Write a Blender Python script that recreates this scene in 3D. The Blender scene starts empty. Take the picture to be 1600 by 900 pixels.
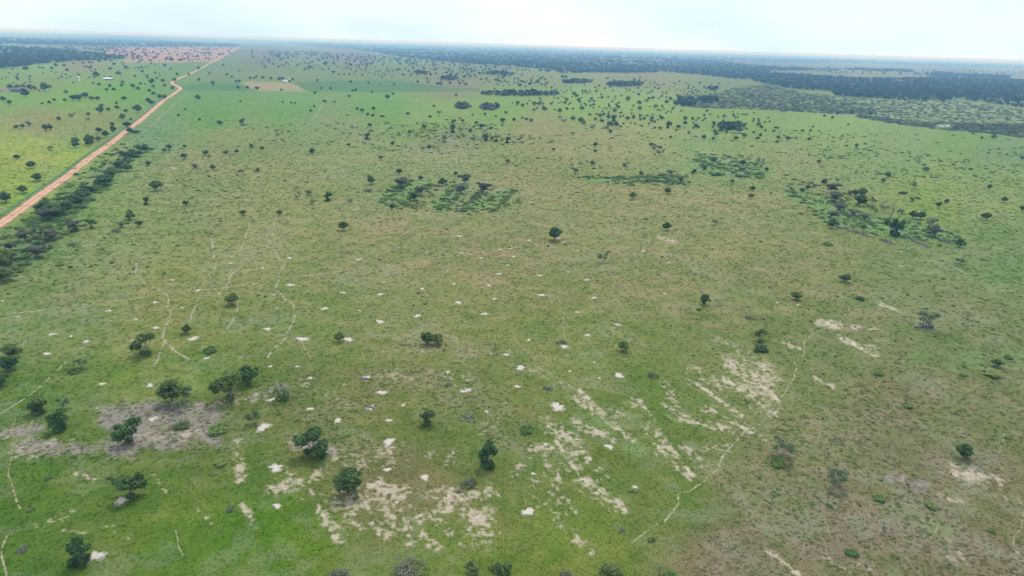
import bpy, math, random
import numpy as np
from mathutils import Matrix, Vector, Euler

# ------------------------------------------------------------------ camera, sky, sun, exposure
scene = bpy.context.scene
COL = scene.collection
CAM_H = 80.0
PITCH = math.radians(19.62)          # downward tilt of the drone camera
ROLL = math.radians(1.78)
FPX = 1600 * 24.0 / 36.0             # focal length in photograph pixels
camd = bpy.data.cameras.new('camera'); camd.lens = 24.0; camd.sensor_width = 36.0
camd.clip_start = 1.0; camd.clip_end = 120000.0
cam = bpy.data.objects.new('camera', camd); COL.objects.link(cam)
CAM_R = Matrix.Rotation(math.pi/2 - PITCH, 3, 'X') @ Matrix.Rotation(ROLL, 3, 'Z')
cam.matrix_world = Matrix.Translation((0, 0, CAM_H)) @ CAM_R.to_4x4()
scene.camera = cam

SUN_EL, SUN_AZ = math.radians(64), math.radians(20)     # azimuth clockwise from +Y (view direction)
world = bpy.data.worlds.new('World'); scene.world = world; world.use_nodes = True
wn, wl = world.node_tree.nodes, world.node_tree.links
for n in list(wn): wn.remove(n)
wout = wn.new('ShaderNodeOutputWorld'); bg = wn.new('ShaderNodeBackground'); bg.inputs['Strength'].default_value = 0.1
sky = wn.new('ShaderNodeTexSky'); sky.sky_type = 'NISHITA'; sky.sun_disc = False
sky.sun_elevation = SUN_EL; sky.sun_rotation = SUN_AZ; sky.dust_density = 3.0; sky.air_density = 1.0
tc = wn.new('ShaderNodeTexCoord'); mp = wn.new('ShaderNodeMapping'); mp.inputs['Scale'].default_value = (1.6, 1.6, 6.0); mp.inputs['Location'].default_value = (2.3, 0.7, 0.0)
nz = wn.new('ShaderNodeTexNoise'); nz.inputs['Scale'].default_value = 1.5; nz.inputs['Detail'].default_value = 5
nz.inputs['Roughness'].default_value = 0.5
rp = wn.new('ShaderNodeMapRange'); rp.inputs[1].default_value = 0.32; rp.inputs[2].default_value = 0.68
rp.inputs[3].default_value = 0.82; rp.inputs[4].default_value = 1.0
mx = wn.new('ShaderNodeMix'); mx.data_type = 'RGBA'; mx.inputs[7].default_value = (7.3, 8.5, 9.7, 1)
wl.new(tc.outputs['Generated'], mp.inputs['Vector']); wl.new(mp.outputs[0], nz.inputs['Vector'])
wl.new(nz.outputs['Fac'], rp.inputs[0]); wl.new(rp.outputs[0], mx.inputs[0])
mc = wn.new('ShaderNodeMix'); mc.data_type = 'RGBA'; mc.inputs[6].default_value = (6.8, 8.5, 10.8, 1); mc.inputs[7].default_value = (8.2, 9.0, 10.6, 1)
rc = wn.new('ShaderNodeMapRange'); rc.inputs[1].default_value = 0.38; rc.inputs[2].default_value = 0.60; wl.new(nz.outputs['Fac'], rc.inputs[0]); wl.new(rc.outputs[0], mc.inputs[0])
wl.new(mc.outputs[2], mx.inputs[7])
wl.new(sky.outputs[0], mx.inputs[6]); wl.new(mx.outputs[2], bg.inputs['Color']); wl.new(bg.outputs[0], wout.inputs['Surface'])

sund = bpy.data.lights.new('sun', 'SUN'); sund.energy = 1.5; sund.angle = math.radians(10); sund.color = (1, 0.965, 0.91)
sun = bpy.data.objects.new('sun', sund); COL.objects.link(sun)
sun.location = (0, 0, 300)
sdir = Vector((math.sin(SUN_AZ)*math.cos(SUN_EL), math.cos(SUN_AZ)*math.cos(SUN_EL), math.sin(SUN_EL)))
sun.rotation_euler = sdir.to_track_quat('Z', 'Y').to_euler()
vs = scene.view_settings; vs.view_transform = 'Standard'; vs.look = 'None'; vs.exposure = 0.35; vs.gamma = 1.0
vs.use_curve_mapping = False
scene.cycles.use_denoising = True
scene.cycles.max_bounces = 8; scene.cycles.volume_bounces = 3; scene.cycles.transparent_max_bounces = 8
HAZE_DENSITY = 1.65e-4
GAIN = 1.05            # radiance that a white ground would show; turns a colour as seen into an albedo

# ------------------------------------------------------------------ helpers: where a point of the plain lies
RNP = np.array(CAM_R)
def ground(px, py):
    """photograph pixels -> points (x, y) of the plain and their depth along the view axis"""
    px, py = np.asarray(px, float), np.asarray(py, float)
    d = np.stack([(px-800)/FPX, (450-py)/FPX, -np.ones_like(px)], -1) @ RNP.T
    dz = np.minimum(d[..., 2], -0.0021)
    t = -CAM_H / dz
    return d[..., 0]*t, d[..., 1]*t, t
def at(px, py):
    x, y, t = ground(px, py); return float(x), float(y), float(t)
def pixel(x, y, z=0.0):
    p = np.stack([np.asarray(x, float), np.asarray(y, float), np.full_like(np.asarray(x, float), z-CAM_H)], -1) @ RNP
    w = -p[..., 2]; ok = w > 1.0; w = np.where(ok, w, 1.0)
    return np.where(ok, 800+FPX*p[..., 0]/w, -9999), np.where(ok, 450-FPX*p[..., 1]/w, 9999)

def lin(c):
    c = np.asarray(c, float)/255.0
    return np.where(c <= 0.04045, c/12.92, ((c+0.055)/1.055)**2.4)
def alb(*c):                                   # a colour as seen in flat light -> albedo
    return np.clip(lin(c)/GAIN, 0, 0.8)

def _hash(ix, iy, s):
    h = (ix.astype(np.int64)*374761393 + iy.astype(np.int64)*668265263 + s*974634777) & 0xffffffff
    h = ((h ^ (h >> 13))*1274126177) & 0xffffffff
    return ((h ^ (h >> 16)) & 0xffff)/65535.0
def vnoise(x, y, scale, seed=0, octaves=3):
    x, y = np.asarray(x, float)/scale, np.asarray(y, float)/scale
    out = np.zeros_like(x); amp = 1.0; tot = 0.0
    for o in range(octaves):
        ix, iy = np.floor(x), np.floor(y); fx, fy = x-ix, y-iy
        fx = fx*fx*(3-2*fx); fy = fy*fy*(3-2*fy)
        a = _hash(ix, iy, seed+o); b = _hash(ix+1, iy, seed+o); c = _hash(ix, iy+1, seed+o); d = _hash(ix+1, iy+1, seed+o)
        out += amp*((a*(1-fx)+b*fx)*(1-fy)+(c*(1-fx)+d*fx)*fy); tot += amp
        amp *= 0.55; x = x*2.03+17.3; y = y*2.03+5.1
    return out/tot
def sstep(a, b, v):
    t = np.clip((v-a)/(b-a), 0, 1); return t*t*(3-2*t)
def in_poly(px, py, poly):
    inside = np.zeros(np.shape(px), bool); n = len(poly)
    for i in range(n):
        x1, y1 = poly[i]; x2, y2 = poly[(i+1) % n]
        if y1 == y2: continue
        c = ((y1 > py) != (y2 > py)) & (px < (x2-x1)*(py-y1)/(y2-y1)+x1)
        inside ^= c
    return inside

# ------------------------------------------------------------------ materials
def new_mat(name):
    m = bpy.data.materials.new(name); m.use_nodes = True
    nt = m.node_tree
    for n in list(nt.nodes): nt.nodes.remove(n)
    out = nt.nodes.new('ShaderNodeOutputMaterial')
    b = nt.nodes.new('ShaderNodeBsdfPrincipled'); nt.links.new(b.outputs[0], out.inputs['Surface'])
    b.inputs['Roughness'].default_value = 0.85
    b.inputs['Specular IOR Level'].default_value = 0.2
    return m, nt, b, out
def noise_node(nt, scale, detail=4, rough=0.6, vec=None):
    n = nt.nodes.new('ShaderNodeTexNoise'); n.inputs['Scale'].default_value = scale
    n.inputs['Detail'].default_value = detail; n.inputs['Roughness'].default_value = rough
    if vec: nt.links.new(vec, n.inputs['Vector'])
    return n
def mapr(nt, src, a, b, c, d):
    r = nt.nodes.new('ShaderNodeMapRange')
    for i, v in enumerate((a, b, c, d)): r.inputs[i+1].default_value = v
    nt.links.new(src, r.inputs[0]); return r.outputs[0]
def mixc(nt, fac, a, b, mode='MIX'):
    m = nt.nodes.new('ShaderNodeMix'); m.data_type = 'RGBA'; m.blend_type = mode
    for k, v in ((0, fac), (6, a), (7, b)):
        if hasattr(v, 'is_linked'): nt.links.new(v, m.inputs[k])
        elif k == 0: m.inputs[0].default_value = v
        else: m.inputs[k].default_value = (*v[:3], 1)
    return m.outputs[2]
def plain_mat(name, col, var=0.25, scale=0.6, rough=0.85, bump=0.0, col2=None):
    m, nt, b, out = new_mat(name)
    g = nt.nodes.new('ShaderNodeNewGeometry')
    n = noise_node(nt, scale, 5, 0.65, g.outputs['Position'])
    c2 = col2 if col2 is not None else [c*(1-var) for c in col]
    f = mapr(nt, n.outputs['Fac'], 0.35, 0.65, 0, 1)
    nt.links.new(mixc(nt, f, col, c2), b.inputs['Base Color']); b.inputs['Roughness'].default_value = rough
    if bump:
        bp = nt.nodes.new('ShaderNodeBump'); bp.inputs['Strength'].default_value = bump; bp.inputs['Distance'].default_value = 0.1
        nt.links.new(n.outputs['Fac'], bp.inputs['Height']); nt.links.new(bp.outputs[0], b.inputs['Normal'])
    return m
def leaf_mat(name, c1, c2, transl=0.45):
    m, nt, b, out = new_mat(name)
    at_ = nt.nodes.new('ShaderNodeAttribute'); at_.attribute_name = 'tone'
    oi = nt.nodes.new('ShaderNodeObjectInfo')
    c = mixc(nt, at_.outputs['Fac'], c1, c2)
    hsv = nt.nodes.new('ShaderNodeHueSaturation')
    nt.links.new(mapr(nt, oi.outputs['Random'], 0, 1, 0.47, 0.525), hsv.inputs['Hue'])
    nt.links.new(mapr(nt, oi.outputs['Random'], 0, 1, 1.5, 0.95), hsv.inputs['Value'])
    nt.links.new(c, hsv.inputs['Color'])
    nt.links.new(hsv.outputs[0], b.inputs['Base Color']); b.inputs['Roughness'].default_value = 0.6
    tr = nt.nodes.new('ShaderNodeBsdfTranslucent'); nt.links.new(hsv.outputs[0], tr.inputs['Color'])
    ms = nt.nodes.new('ShaderNodeMixShader'); ms.inputs[0].default_value = transl
    nt.links.new(b.outputs[0], ms.inputs[1]); nt.links.new(tr.outputs[0], ms.inputs[2]); nt.links.new(ms.outputs[0], out.inputs['Surface'])
    return m
M = {}
M['leaf_dark'] = leaf_mat('leaf_dark', (0.051, 0.099, 0.029), (0.160, 0.248, 0.072))
M['leaf_mid'] = leaf_mat('leaf_mid', (0.105, 0.180, 0.048), (0.225, 0.330, 0.090))
M['leaf_pale'] = leaf_mat('leaf_pale', (0.108, 0.162, 0.074), (0.216, 0.277, 0.135))
M['leaf_grey'] = leaf_mat('leaf_grey', (0.101, 0.128, 0.074), (0.203, 0.209, 0.142))
M['leaf_wood'] = leaf_mat('leaf_wood', (0.030, 0.056, 0.026), (0.080, 0.122, 0.052))
M['bark'] = plain_mat('bark', (0.16, 0.14, 0.12), 0.4, 4.0)
M['bark_pale'] = plain_mat('bark_pale', (0.34, 0.32, 0.29), 0.35, 4.0)
M['dead_wood'] = plain_mat('dead_wood', (0.24, 0.22, 0.21), 0.55, 3.0)
M['char_wood'] = plain_mat('char_wood', (0.05, 0.045, 0.045), 0.5, 3.0, col2=(0.20, 0.19, 0.19))
M['sand'] = plain_mat('sand', (0.55, 0.485, 0.385), 0.14, 1.4, bump=0.3)
M['sand_path'] = plain_mat('sand_path', alb(172, 164, 132), 0.2, 0.9, col2=alb(144, 142, 102))
M['red_path'] = plain_mat('red_path', alb(162, 146, 114), 0.2, 0.7, col2=alb(132, 126, 84))
M['sand_dull'] = plain_mat('sand_dull', (0.42, 0.38, 0.30), 0.3, 1.0, bump=0.3, col2=(0.30, 0.29, 0.20))
def ragged(m, attr, lo, hi, amp, scale):
    nt = m.node_tree; out = next(n for n in nt.nodes if n.type == 'OUTPUT_MATERIAL'); b = next(n for n in nt.nodes if n.type == 'BSDF_PRINCIPLED')
    a = nt.nodes.new('ShaderNodeAttribute'); a.attribute_name = attr; ab = nt.nodes.new('ShaderNodeMath'); ab.operation = 'ABSOLUTE'; nt.links.new(a.outputs['Fac'], ab.inputs[0])
    g = nt.nodes.new('ShaderNodeNewGeometry'); n = noise_node(nt, scale, 4, .7, g.outputs['Position'])
    ad = nt.nodes.new('ShaderNodeMath'); ad.operation = 'ADD'; nt.links.new(ab.outputs[0], ad.inputs[0]); nt.links.new(mapr(nt, n.outputs['Fac'], .25, .75, -amp, amp), ad.inputs[1])
    f = mapr(nt, ad.outputs[0], lo, hi, 1, 0); tr = nt.nodes.new('ShaderNodeBsdfTransparent'); ms = nt.nodes.new('ShaderNodeMixShader')
    nt.links.new(f, ms.inputs[0]); nt.links.new(tr.outputs[0], ms.inputs[1]); nt.links.new(b.outputs[0], ms.inputs[2]); nt.links.new(ms.outputs[0], out.inputs['Surface'])
ragged(M['sand'], 'rim', .52, 1.0, .32, 1.6); ragged(M['sand_dull'], 'rim', .25, .95, .45, 1.6)
ragged(M['sand_path'], 'across', .15, 1.0, .75, 1.1); ragged(M['red_path'], 'across', .1, 1.0, .85, 1.1)
M['white_paint'] = plain_mat('white_paint', (0.8, 0.8, 0.78), 0.06, 0.8, 0.6)
M['roof_tile'] = plain_mat('roof_tile', (0.42, 0.20, 0.14), 0.3, 1.5)
M['roof_white'] = plain_mat('roof_white', (0.78, 0.78, 0.76), 0.08, 0.7, 0.5)
M['roof_grey'] = plain_mat('roof_grey', (0.16, 0.16, 0.17), 0.25, 0.8)
M['wall_cream'] = plain_mat('wall_cream', (0.62, 0.56, 0.48), 0.15, 0.8)
M['dark_opening'] = plain_mat('dark_opening', (0.03, 0.03, 0.03), 0.1)
M['wood_post'] = plain_mat('wood_post', (0.18, 0.14, 0.10), 0.3, 2.0)
M['cow_hide'] = plain_mat('cow_hide', (0.70, 0.67, 0.60), 0.15, 2.0)

# ------------------------------------------------------------------ mesh helpers
def mesh_np(name, v, f, mat=None, tone=None, smooth=False):
    v = np.asarray(v, np.float32); f = np.asarray(f, np.int32); k = f.shape[1]
    me = bpy.data.meshes.new(name)
    me.vertices.add(len(v)); me.vertices.foreach_set('co', v.ravel())
    me.loops.add(f.size); me.loops.foreach_set('vertex_index', f.ravel())
    me.polygons.add(len(f)); me.polygons.foreach_set('loop_start', np.arange(0, f.size, k, dtype=np.int32))
    try: me.polygons.foreach_set('loop_total', np.full(len(f), k, np.int32))
    except Exception: pass
    if smooth: me.polygons.foreach_set('use_smooth', np.ones(len(f), bool))
    if tone is not None:
        a = me.attributes.new('tone', 'FLOAT', 'POINT'); a.data.foreach_set('value', np.asarray(tone, np.float32))
    if mat: me.materials.append(mat)
    me.update(); return me
def link(name, me, parent=None, loc=(0, 0, 0), rz=0.0, scale=None):
    o = bpy.data.objects.new(name, me); COL.objects.link(o); o.location = loc; o.rotation_euler = (0, 0, rz)
    if scale is not None: o.scale = scale
    if parent: o.parent = parent
    return o
def tag(o, label=None, cat=None, group=None, kind=None):
    if label: o['label'] = label
    if cat: o['category'] = cat
    if group: o['group'] = group
    if kind: o['kind'] = kind
    return o
class MB:
    """collects quads and triangles of one part"""
    def __init__(s): s.v, s.f = [], []
    def add(s, vs_, fs): n = len(s.v); s.v += [tuple(p) for p in vs_]; s.f += [tuple(i+n for i in q) for q in fs]; return s
    def box(s, x0, x1, y0, y1, z0, z1):
        return s.add([(x0,y0,z0),(x1,y0,z0),(x1,y1,z0),(x0,y1,z0),(x0,y0,z1),(x1,y0,z1),(x1,y1,z1),(x0,y1,z1)],
                     [(0,3,2,1),(4,5,6,7),(0,1,5,4),(1,2,6,5),(2,3,7,6),(3,0,4,7)])
    def tube(s, pts, rad, n=6):
        pts = [Vector(p) for p in pts]; rings = []
        for i, p in enumerate(pts):
            d = (pts[min(i+1, len(pts)-1)]-pts[max(i-1, 0)]).normalized()
            a = d.orthogonal().normalized(); b = d.cross(a)
            rings.append([p+(a*math.cos(2*math.pi*k/n)+b*math.sin(2*math.pi*k/n))*rad[i] for k in range(n)])
        vs_ = [q for r in rings for q in r]; fs = []
        for i in range(len(pts)-1):
            for k in range(n): fs.append((i*n+k, i*n+(k+1) % n, (i+1)*n+(k+1) % n, (i+1)*n+k))
        fs.append(tuple(range(n-1, -1, -1))); fs.append(tuple((len(pts)-1)*n+k for k in range(n)))
        return s.add(vs_, fs)
    def mesh(s, name, mat, smooth=False):
        me = bpy.data.meshes.new(name); me.from_pydata([tuple(p) for p in s.v], [], s.f); me.materials.append(mat)
        if smooth: me.polygons.foreach_set('use_smooth', np.ones(len(me.polygons), bool))
        me.update(); return me

# ------------------------------------------------------------------ the plain: colours of its vegetation and soil
# (pixel, colour as seen in flat light without haze)
TINT = [
 (60,860,79,104,37),(250,840,85,110,39),(420,850,85,112,35),(700,880,91,112,45),(900,850,97,114,47),(150,760,81,106,37),(330,700,89,106,47),
 (60,640,85,108,43),(250,590,104,121,56),(450,620,93,108,51),(600,640,99,110,55),(750,600,102,115,59),(900,700,93,110,49),
 (620,740,101,104,61),(1000,620,95,112,51),(900,540,110,121,64),(700,500,116,123,70),(480,480,114,123,70),(260,460,123,125,71),(60,480,110,123,72),
 (1040,780,97,112,51),(1130,860,106,103,71),(1200,760,116,114,78),(1320,820,122,110,88),(1480,860,118,106,84),(1560,760,112,108,78),(1420,720,120,112,88),
 (1250,680,112,118,72),(1400,620,112,110,76),(1560,620,108,112,74),(1340,540,110,117,74),(1150,540,110,119,68),(1500,500,102,115,68),(1580,400,100,121,68),
 (1400,440,108,119,70),(1200,440,116,121,74),(1000,440,120,123,76),(800,420,124,123,78),(600,400,126,127,82),(400,380,129,129,81),(200,400,123,131,81),
 (80,440,109,123,71),(300,300,121,129,81),(450,300,127,131,79),(550,240,122,133,84),(700,260,124,133,86),(850,300,130,129,84),(1000,330,128,129,82),
 (1150,360,124,127,78),(1300,400,120,125,76),(1100,240,118,135,80),(950,220,128,131,82),(1250,260,120,131,80),(1450,300,118,137,66),(1560,300,114,133,68),
 (1400,240,116,133,80),(1560,240,106,127,76),(1300,200,118,139,72),(1500,215,108,133,64),(700,215,116,125,80),(520,205,116,129,80),(380,220,119,129,77),
 (330,250,121,129,79),(450,170,98,131,62),(330,180,96,129,60),(330,150,94,127,58),(600,165,100,133,60),(680,185,116,139,62),(780,175,112,137,60),
 (900,165,118,141,62),(1000,170,118,141,62),(1000,200,128,137,78),(850,205,132,129,84),(1150,190,114,135,62),(1000,120,118,117,72),(850,120,114,121,68),
 (600,110,104,117,62),(480,110,104,119,64),(350,115,102,117,68),(400,90,106,103,74),(550,90,110,105,74),(700,110,108,115,66),(700,130,114,113,72),
 (50,310,127,152,53),(120,260,131,152,57),(40,230,135,148,65),(150,190,118,128,70),(60,190,124,124,76),(120,155,108,138,52),(40,150,106,136,54),
 (200,140,96,133,42),(60,125,112,124,66),(180,115,112,128,60),(60,110,112,136,58),(260,120,100,125,54),(300,100,98,121,60),(130,98,122,116,76),
 (1150,130,106,115,62),(1400,110,118,117,70),(1550,115,118,117,70),(1200,108,114,111,68),(800,85,84,75,60),(1200,95,96,89,62),(200,66,80,75,60),(1500,103,106,103,66),
 (70,345,105,122,69),(110,305,107,126,71),(150,270,109,130,73),(30,390,103,120,67),(240,210,102,128,80),
]
TA = np.array(TINT, float); TC = np.stack([alb(*r[2:]) for r in TINT])*np.array([1.02, 1.0, .92])
# fields and other ground with an outline of its own
RED_FIELD = [(186,74),(375,74),(352,88),(338,97),(270,97.5),(215,97),(190,97),(200,90),(150,84),(160,80)]
BROWN_FIELD = [(372,130),(388,128),(455,128.5),(482,142),(402,142.5)]
DARK_FIELDS = [[(285,133),(330,129),(372,129),(402,142),(288,142)],[(455,128.5),(545,126),(615,124.5),(650,130),(700,137),(780,141),(640,144),(482,143)]]
WOODS = {   # polygons of far woodland, in pixels
 'left': [(-500,60),(-40,71),(50,75),(110,79),(150,84),(200,89),(190,93),(130,95),(60,101),(-40,112),(-500,150)],
 'left_far': [(-500,44),(-40,58),(100,61),(250,64),(372,69),(372,72.5),(250,73),(100,71),(-40,69),(-500,58)],
 'middle': [(430,66),(700,71.5),(800,75),(1000,81),(1200,88),(1350,94),(1345,98),(1215,98),(1100,93),(1190,103),(1290,110),(1200,111),(1200,129),(1140,123),(1090,117),(1040,113),(980,115),(920,113.5),(850,109),(800,104),(737,101),(687,96),(625,89),(590,82),(520,75)],
 'right': [(1180,111),(1275,119),(1350,124),(1450,122),(1640,127),(2000,142),(2000,205),(1640,176),(1550,162),(1500,157),(1470,160),(1400,157),(1305,150),(1300,143),(1240,140),(1180,128)],
 'right_far': [(1200,90),(1640,102),(2000,113),(2000,119),(1640,108),(1400,101),(1300,97)],
 'strip': [(1320,108),(1350,107),(1420,109),(1425,114),(1400,113),(1330,110)],
 'strip_far': [(1444,115),(1470,112.5),(1500,116),(1580,119),(1575,124),(1500,122),(1450,119)],
}
SCRUB = [[(1060,148),(1120,148),(1150,136),(1200,133),(1260,146),(1360,165),(1368,179),(1300,178),(1220,173),(1140,170),(1080,168),(1062,160)],
         [(1340,178),(1420,190),(1480,193),(1640,196),(1640,222),(1560,210),(1480,204),(1400,194),(1340,184)]]
MOTTLE = [(1250,142),(1305,150),(1400,158),(1500,158),(1640,178),(1640,212),(1520,200),(1420,190),(1350,178),(1365,166)]
# bare soil: (x0, y0, x1, y1, half-width in photograph pixels, strength)
BARE = [(20,705,330,672,22,.36),(60,690,200,705,18,.36),(205,680,260,690,22,.26),(300,640,400,620,14,.35),(370,690,375,750,10,.5),
 (430,760,500,740,16,.55),(470,700,540,720,22,.42),(480,770,600,800,14,.52),(540,780,560,820,16,.55),(600,790,640,840,20,.62),(590,760,625,770,18,.6),(575,800,600,830,14,.62),
 (630,820,690,800,18,.68),(660,830,690,860,7,.7),(700,780,770,770,14,.6),(660,775,700,772,12,.62),(730,800,770,815,16,.62),(700,830,720,850,8,.5),(500,800,530,840,14,.48),
 (560,720,720,700,26,.34),(600,590,720,600,30,.32),(620,540,760,560,24,.30),(690,640,780,680,30,.30),(480,600,540,640,24,.32),(540,560,700,540,18,.26),
 (800,740,830,715,10,.55),(830,700,860,700,8,.5),(850,715,875,750,8,.6),(885,690,945,740,9,.55),(890,735,975,795,8,.74),(835,750,895,795,16,.45),(860,665,900,690,14,.5),
 (900,620,985,685,8,.62),(940,650,960,660,12,.5),(990,630,1020,660,12,.6),(1000,640,1060,720,9,.5),(1010,675,1060,690,12,.4),(1035,630,1080,655,4,.7),(1010,680,1080,745,6,.62),
 (1075,650,1140,670,7,.5),(1100,590,1200,620,14,.5),(1140,570,1210,600,14,.52),(1150,585,1200,610,5,.62),(1060,690,1100,730,14,.42),(1090,700,1150,700,12,.36),
 (870,815,925,860,12,.5),(900,845,925,862,7,.7),(1080,500,1180,560,12,.34),(1280,505,1310,508,7,.78),(1312,526,1350,545,5,.85),(1355,538,1372,548,6,.75),(1350,546,1372,558,3,.8),
 (1375,474,1405,487,3,.75),(1255,520,1280,515,9,.4),(1270,590,1305,605,4,.6),(1225,535,1250,545,5,.55),(1320,510,1370,515,6,.45),(1485,740,1570,755,8,.55),(1500,740,1570,745,5,.6),
 (1470,835,1512,880,6,.62),(1585,840,1590,870,12,.5),(1200,860,1250,900,5,.7),(1290,870,1330,895,4,.55),(1410,785,1440,800,4,.5),(1340,880,1375,900,6,.5),(1460,770,1500,785,5,.5),
 (100,830,200,840,5,.4),(165,820,190,835,10,.42),(60,820,110,800,10,.4),(120,740,150,750,6,.55),(310,800,330,815,8,.42),(240,740,260,770,4,.45),(380,790,400,830,7,.45),
 (260,245,275,270,5,.45),(1030,370,1055,377,6,.55),(800,560,900,620,14,.32),(960,510,1000,540,14,.28),(120,160,300,200,0,.0), (440,750,560,790,30,.42),(520,770,760,830,34,.40),(850,660,940,760,24,.38),(960,640,1050,720,22,.36),(880,730,960,790,22,.40),(800,760,880,800,26,.38),(1080,580,1200,640,30,.38),(560,690,700,720,26,.38),(1100,640,1150,665,8,.55),(1140,560,1200,575,14,.45),(1040,600,1060,640,10,.45),(900,660,960,690,12,.45),(1440,820,1520,880,26,.36),(1480,730,1590,780,24,.36),(640,830,680,855,10,.6),(690,775,770,800,24,.45)]
GREYB = [(60,702,330,692,24,.95),(285,655,345,700,20,.8),(180,650,330,655,26,1.0),(480,620,560,700,60,.55),(700,640,800,700,70,.5),(600,590,740,600,50,.5),(640,545,760,560,30,.45),(400,610,470,640,30,.6),(1250,800,1600,900,110,.9),(1200,700,1560,720,80,.75),(1280,650,1600,680,70,.65),(1140,870,1200,900,50,.8),(1280,560,1360,600,45,.5),(190,660,280,670,34,1.0),(150,690,260,700,18,.6),
 (1380,745,1440,765,26,.8),(1100,790,1200,800,40,.5),(120,120,300,118,0,0)]
BARE += [(a, b, c, d, 3.6, .74) for a, b, c, d in [(905,610,990,690),(870,690,900,735),(888,680,950,745),(1000,625,1060,715),(1012,670,1085,745),(1040,650,1145,675),(1110,640,1200,690),(1150,560,1215,625),(1130,590,1215,650),(1020,690,1080,750),(930,640,990,690),(850,660,905,700),(1090,600,1160,650),(480,750,520,840),(560,770,600,830),(850,740,900,800)]]
BARE = [(*b[:5], b[5]+(.04 if b[4] <= 10 else .03)) for b in BARE if b[4] > 0]; GREYB = [b for b in GREYB if b[4] > 0]
LUSH = [(600,312,660,292,16,.9),(690,320,720,295,15,.9),(740,320,800,305,16,.8),(920,280,1070,280,7,.9),(1090,258,1190,268,16,.85),(1240,300,1300,325,14,.95),(1300,335,1420,360,20,.95),(1420,355,1500,380,12,.9),
 (20,400,140,300,26,.6),(140,300,225,232,12,.7),(580,205,790,215,10,.35),(300,600,420,700,20,.4),(880,630,1000,700,26,.5),(1380,800,1480,830,24,.6),(1420,560,1600,560,40,.5),(1180,780,1260,840,30,.5),(1440,400,1600,460,50,.4),(0,560,80,640,40,.4)]
MAUVE = [(185,655,310,648,24,1.0),(200,680,270,688,16,1.0),(40,700,200,700,14,.75),(280,655,340,690,14,.7),(0,680,60,668,12,.55),(395,620,440,605,12,.7),(465,690,520,705,16,.6),(690,560,730,548,10,.5),(1390,748,1440,762,14,.7),(1330,800,1400,830,22,.5),(1500,740,1560,720,22,.45)]
def caps(px, py, lst):
    out = np.zeros_like(px)
    for x0, y0, x1, y1, w, s in lst:
        m = (px > min(x0, x1)-3*w) & (px < max(x0, x1)+3*w) & (py > min(y0, y1)-2*w) & (py < max(y0, y1)+2*w)
        if not m.any(): continue
        qx, qy = px[m], py[m]; dx, dy = x1-x0, y1-y0
        t = np.clip(((qx-x0)*dx+(qy-y0)*dy)/max(dx*dx+dy*dy, 1e-6), 0, 1)
        d = np.hypot((qx-x0-t*dx)/1.25, qy-y0-t*dy)/w
        out[m] = np.maximum(out[m], s*np.exp(-(d*0.9)**2))
    return out
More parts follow.
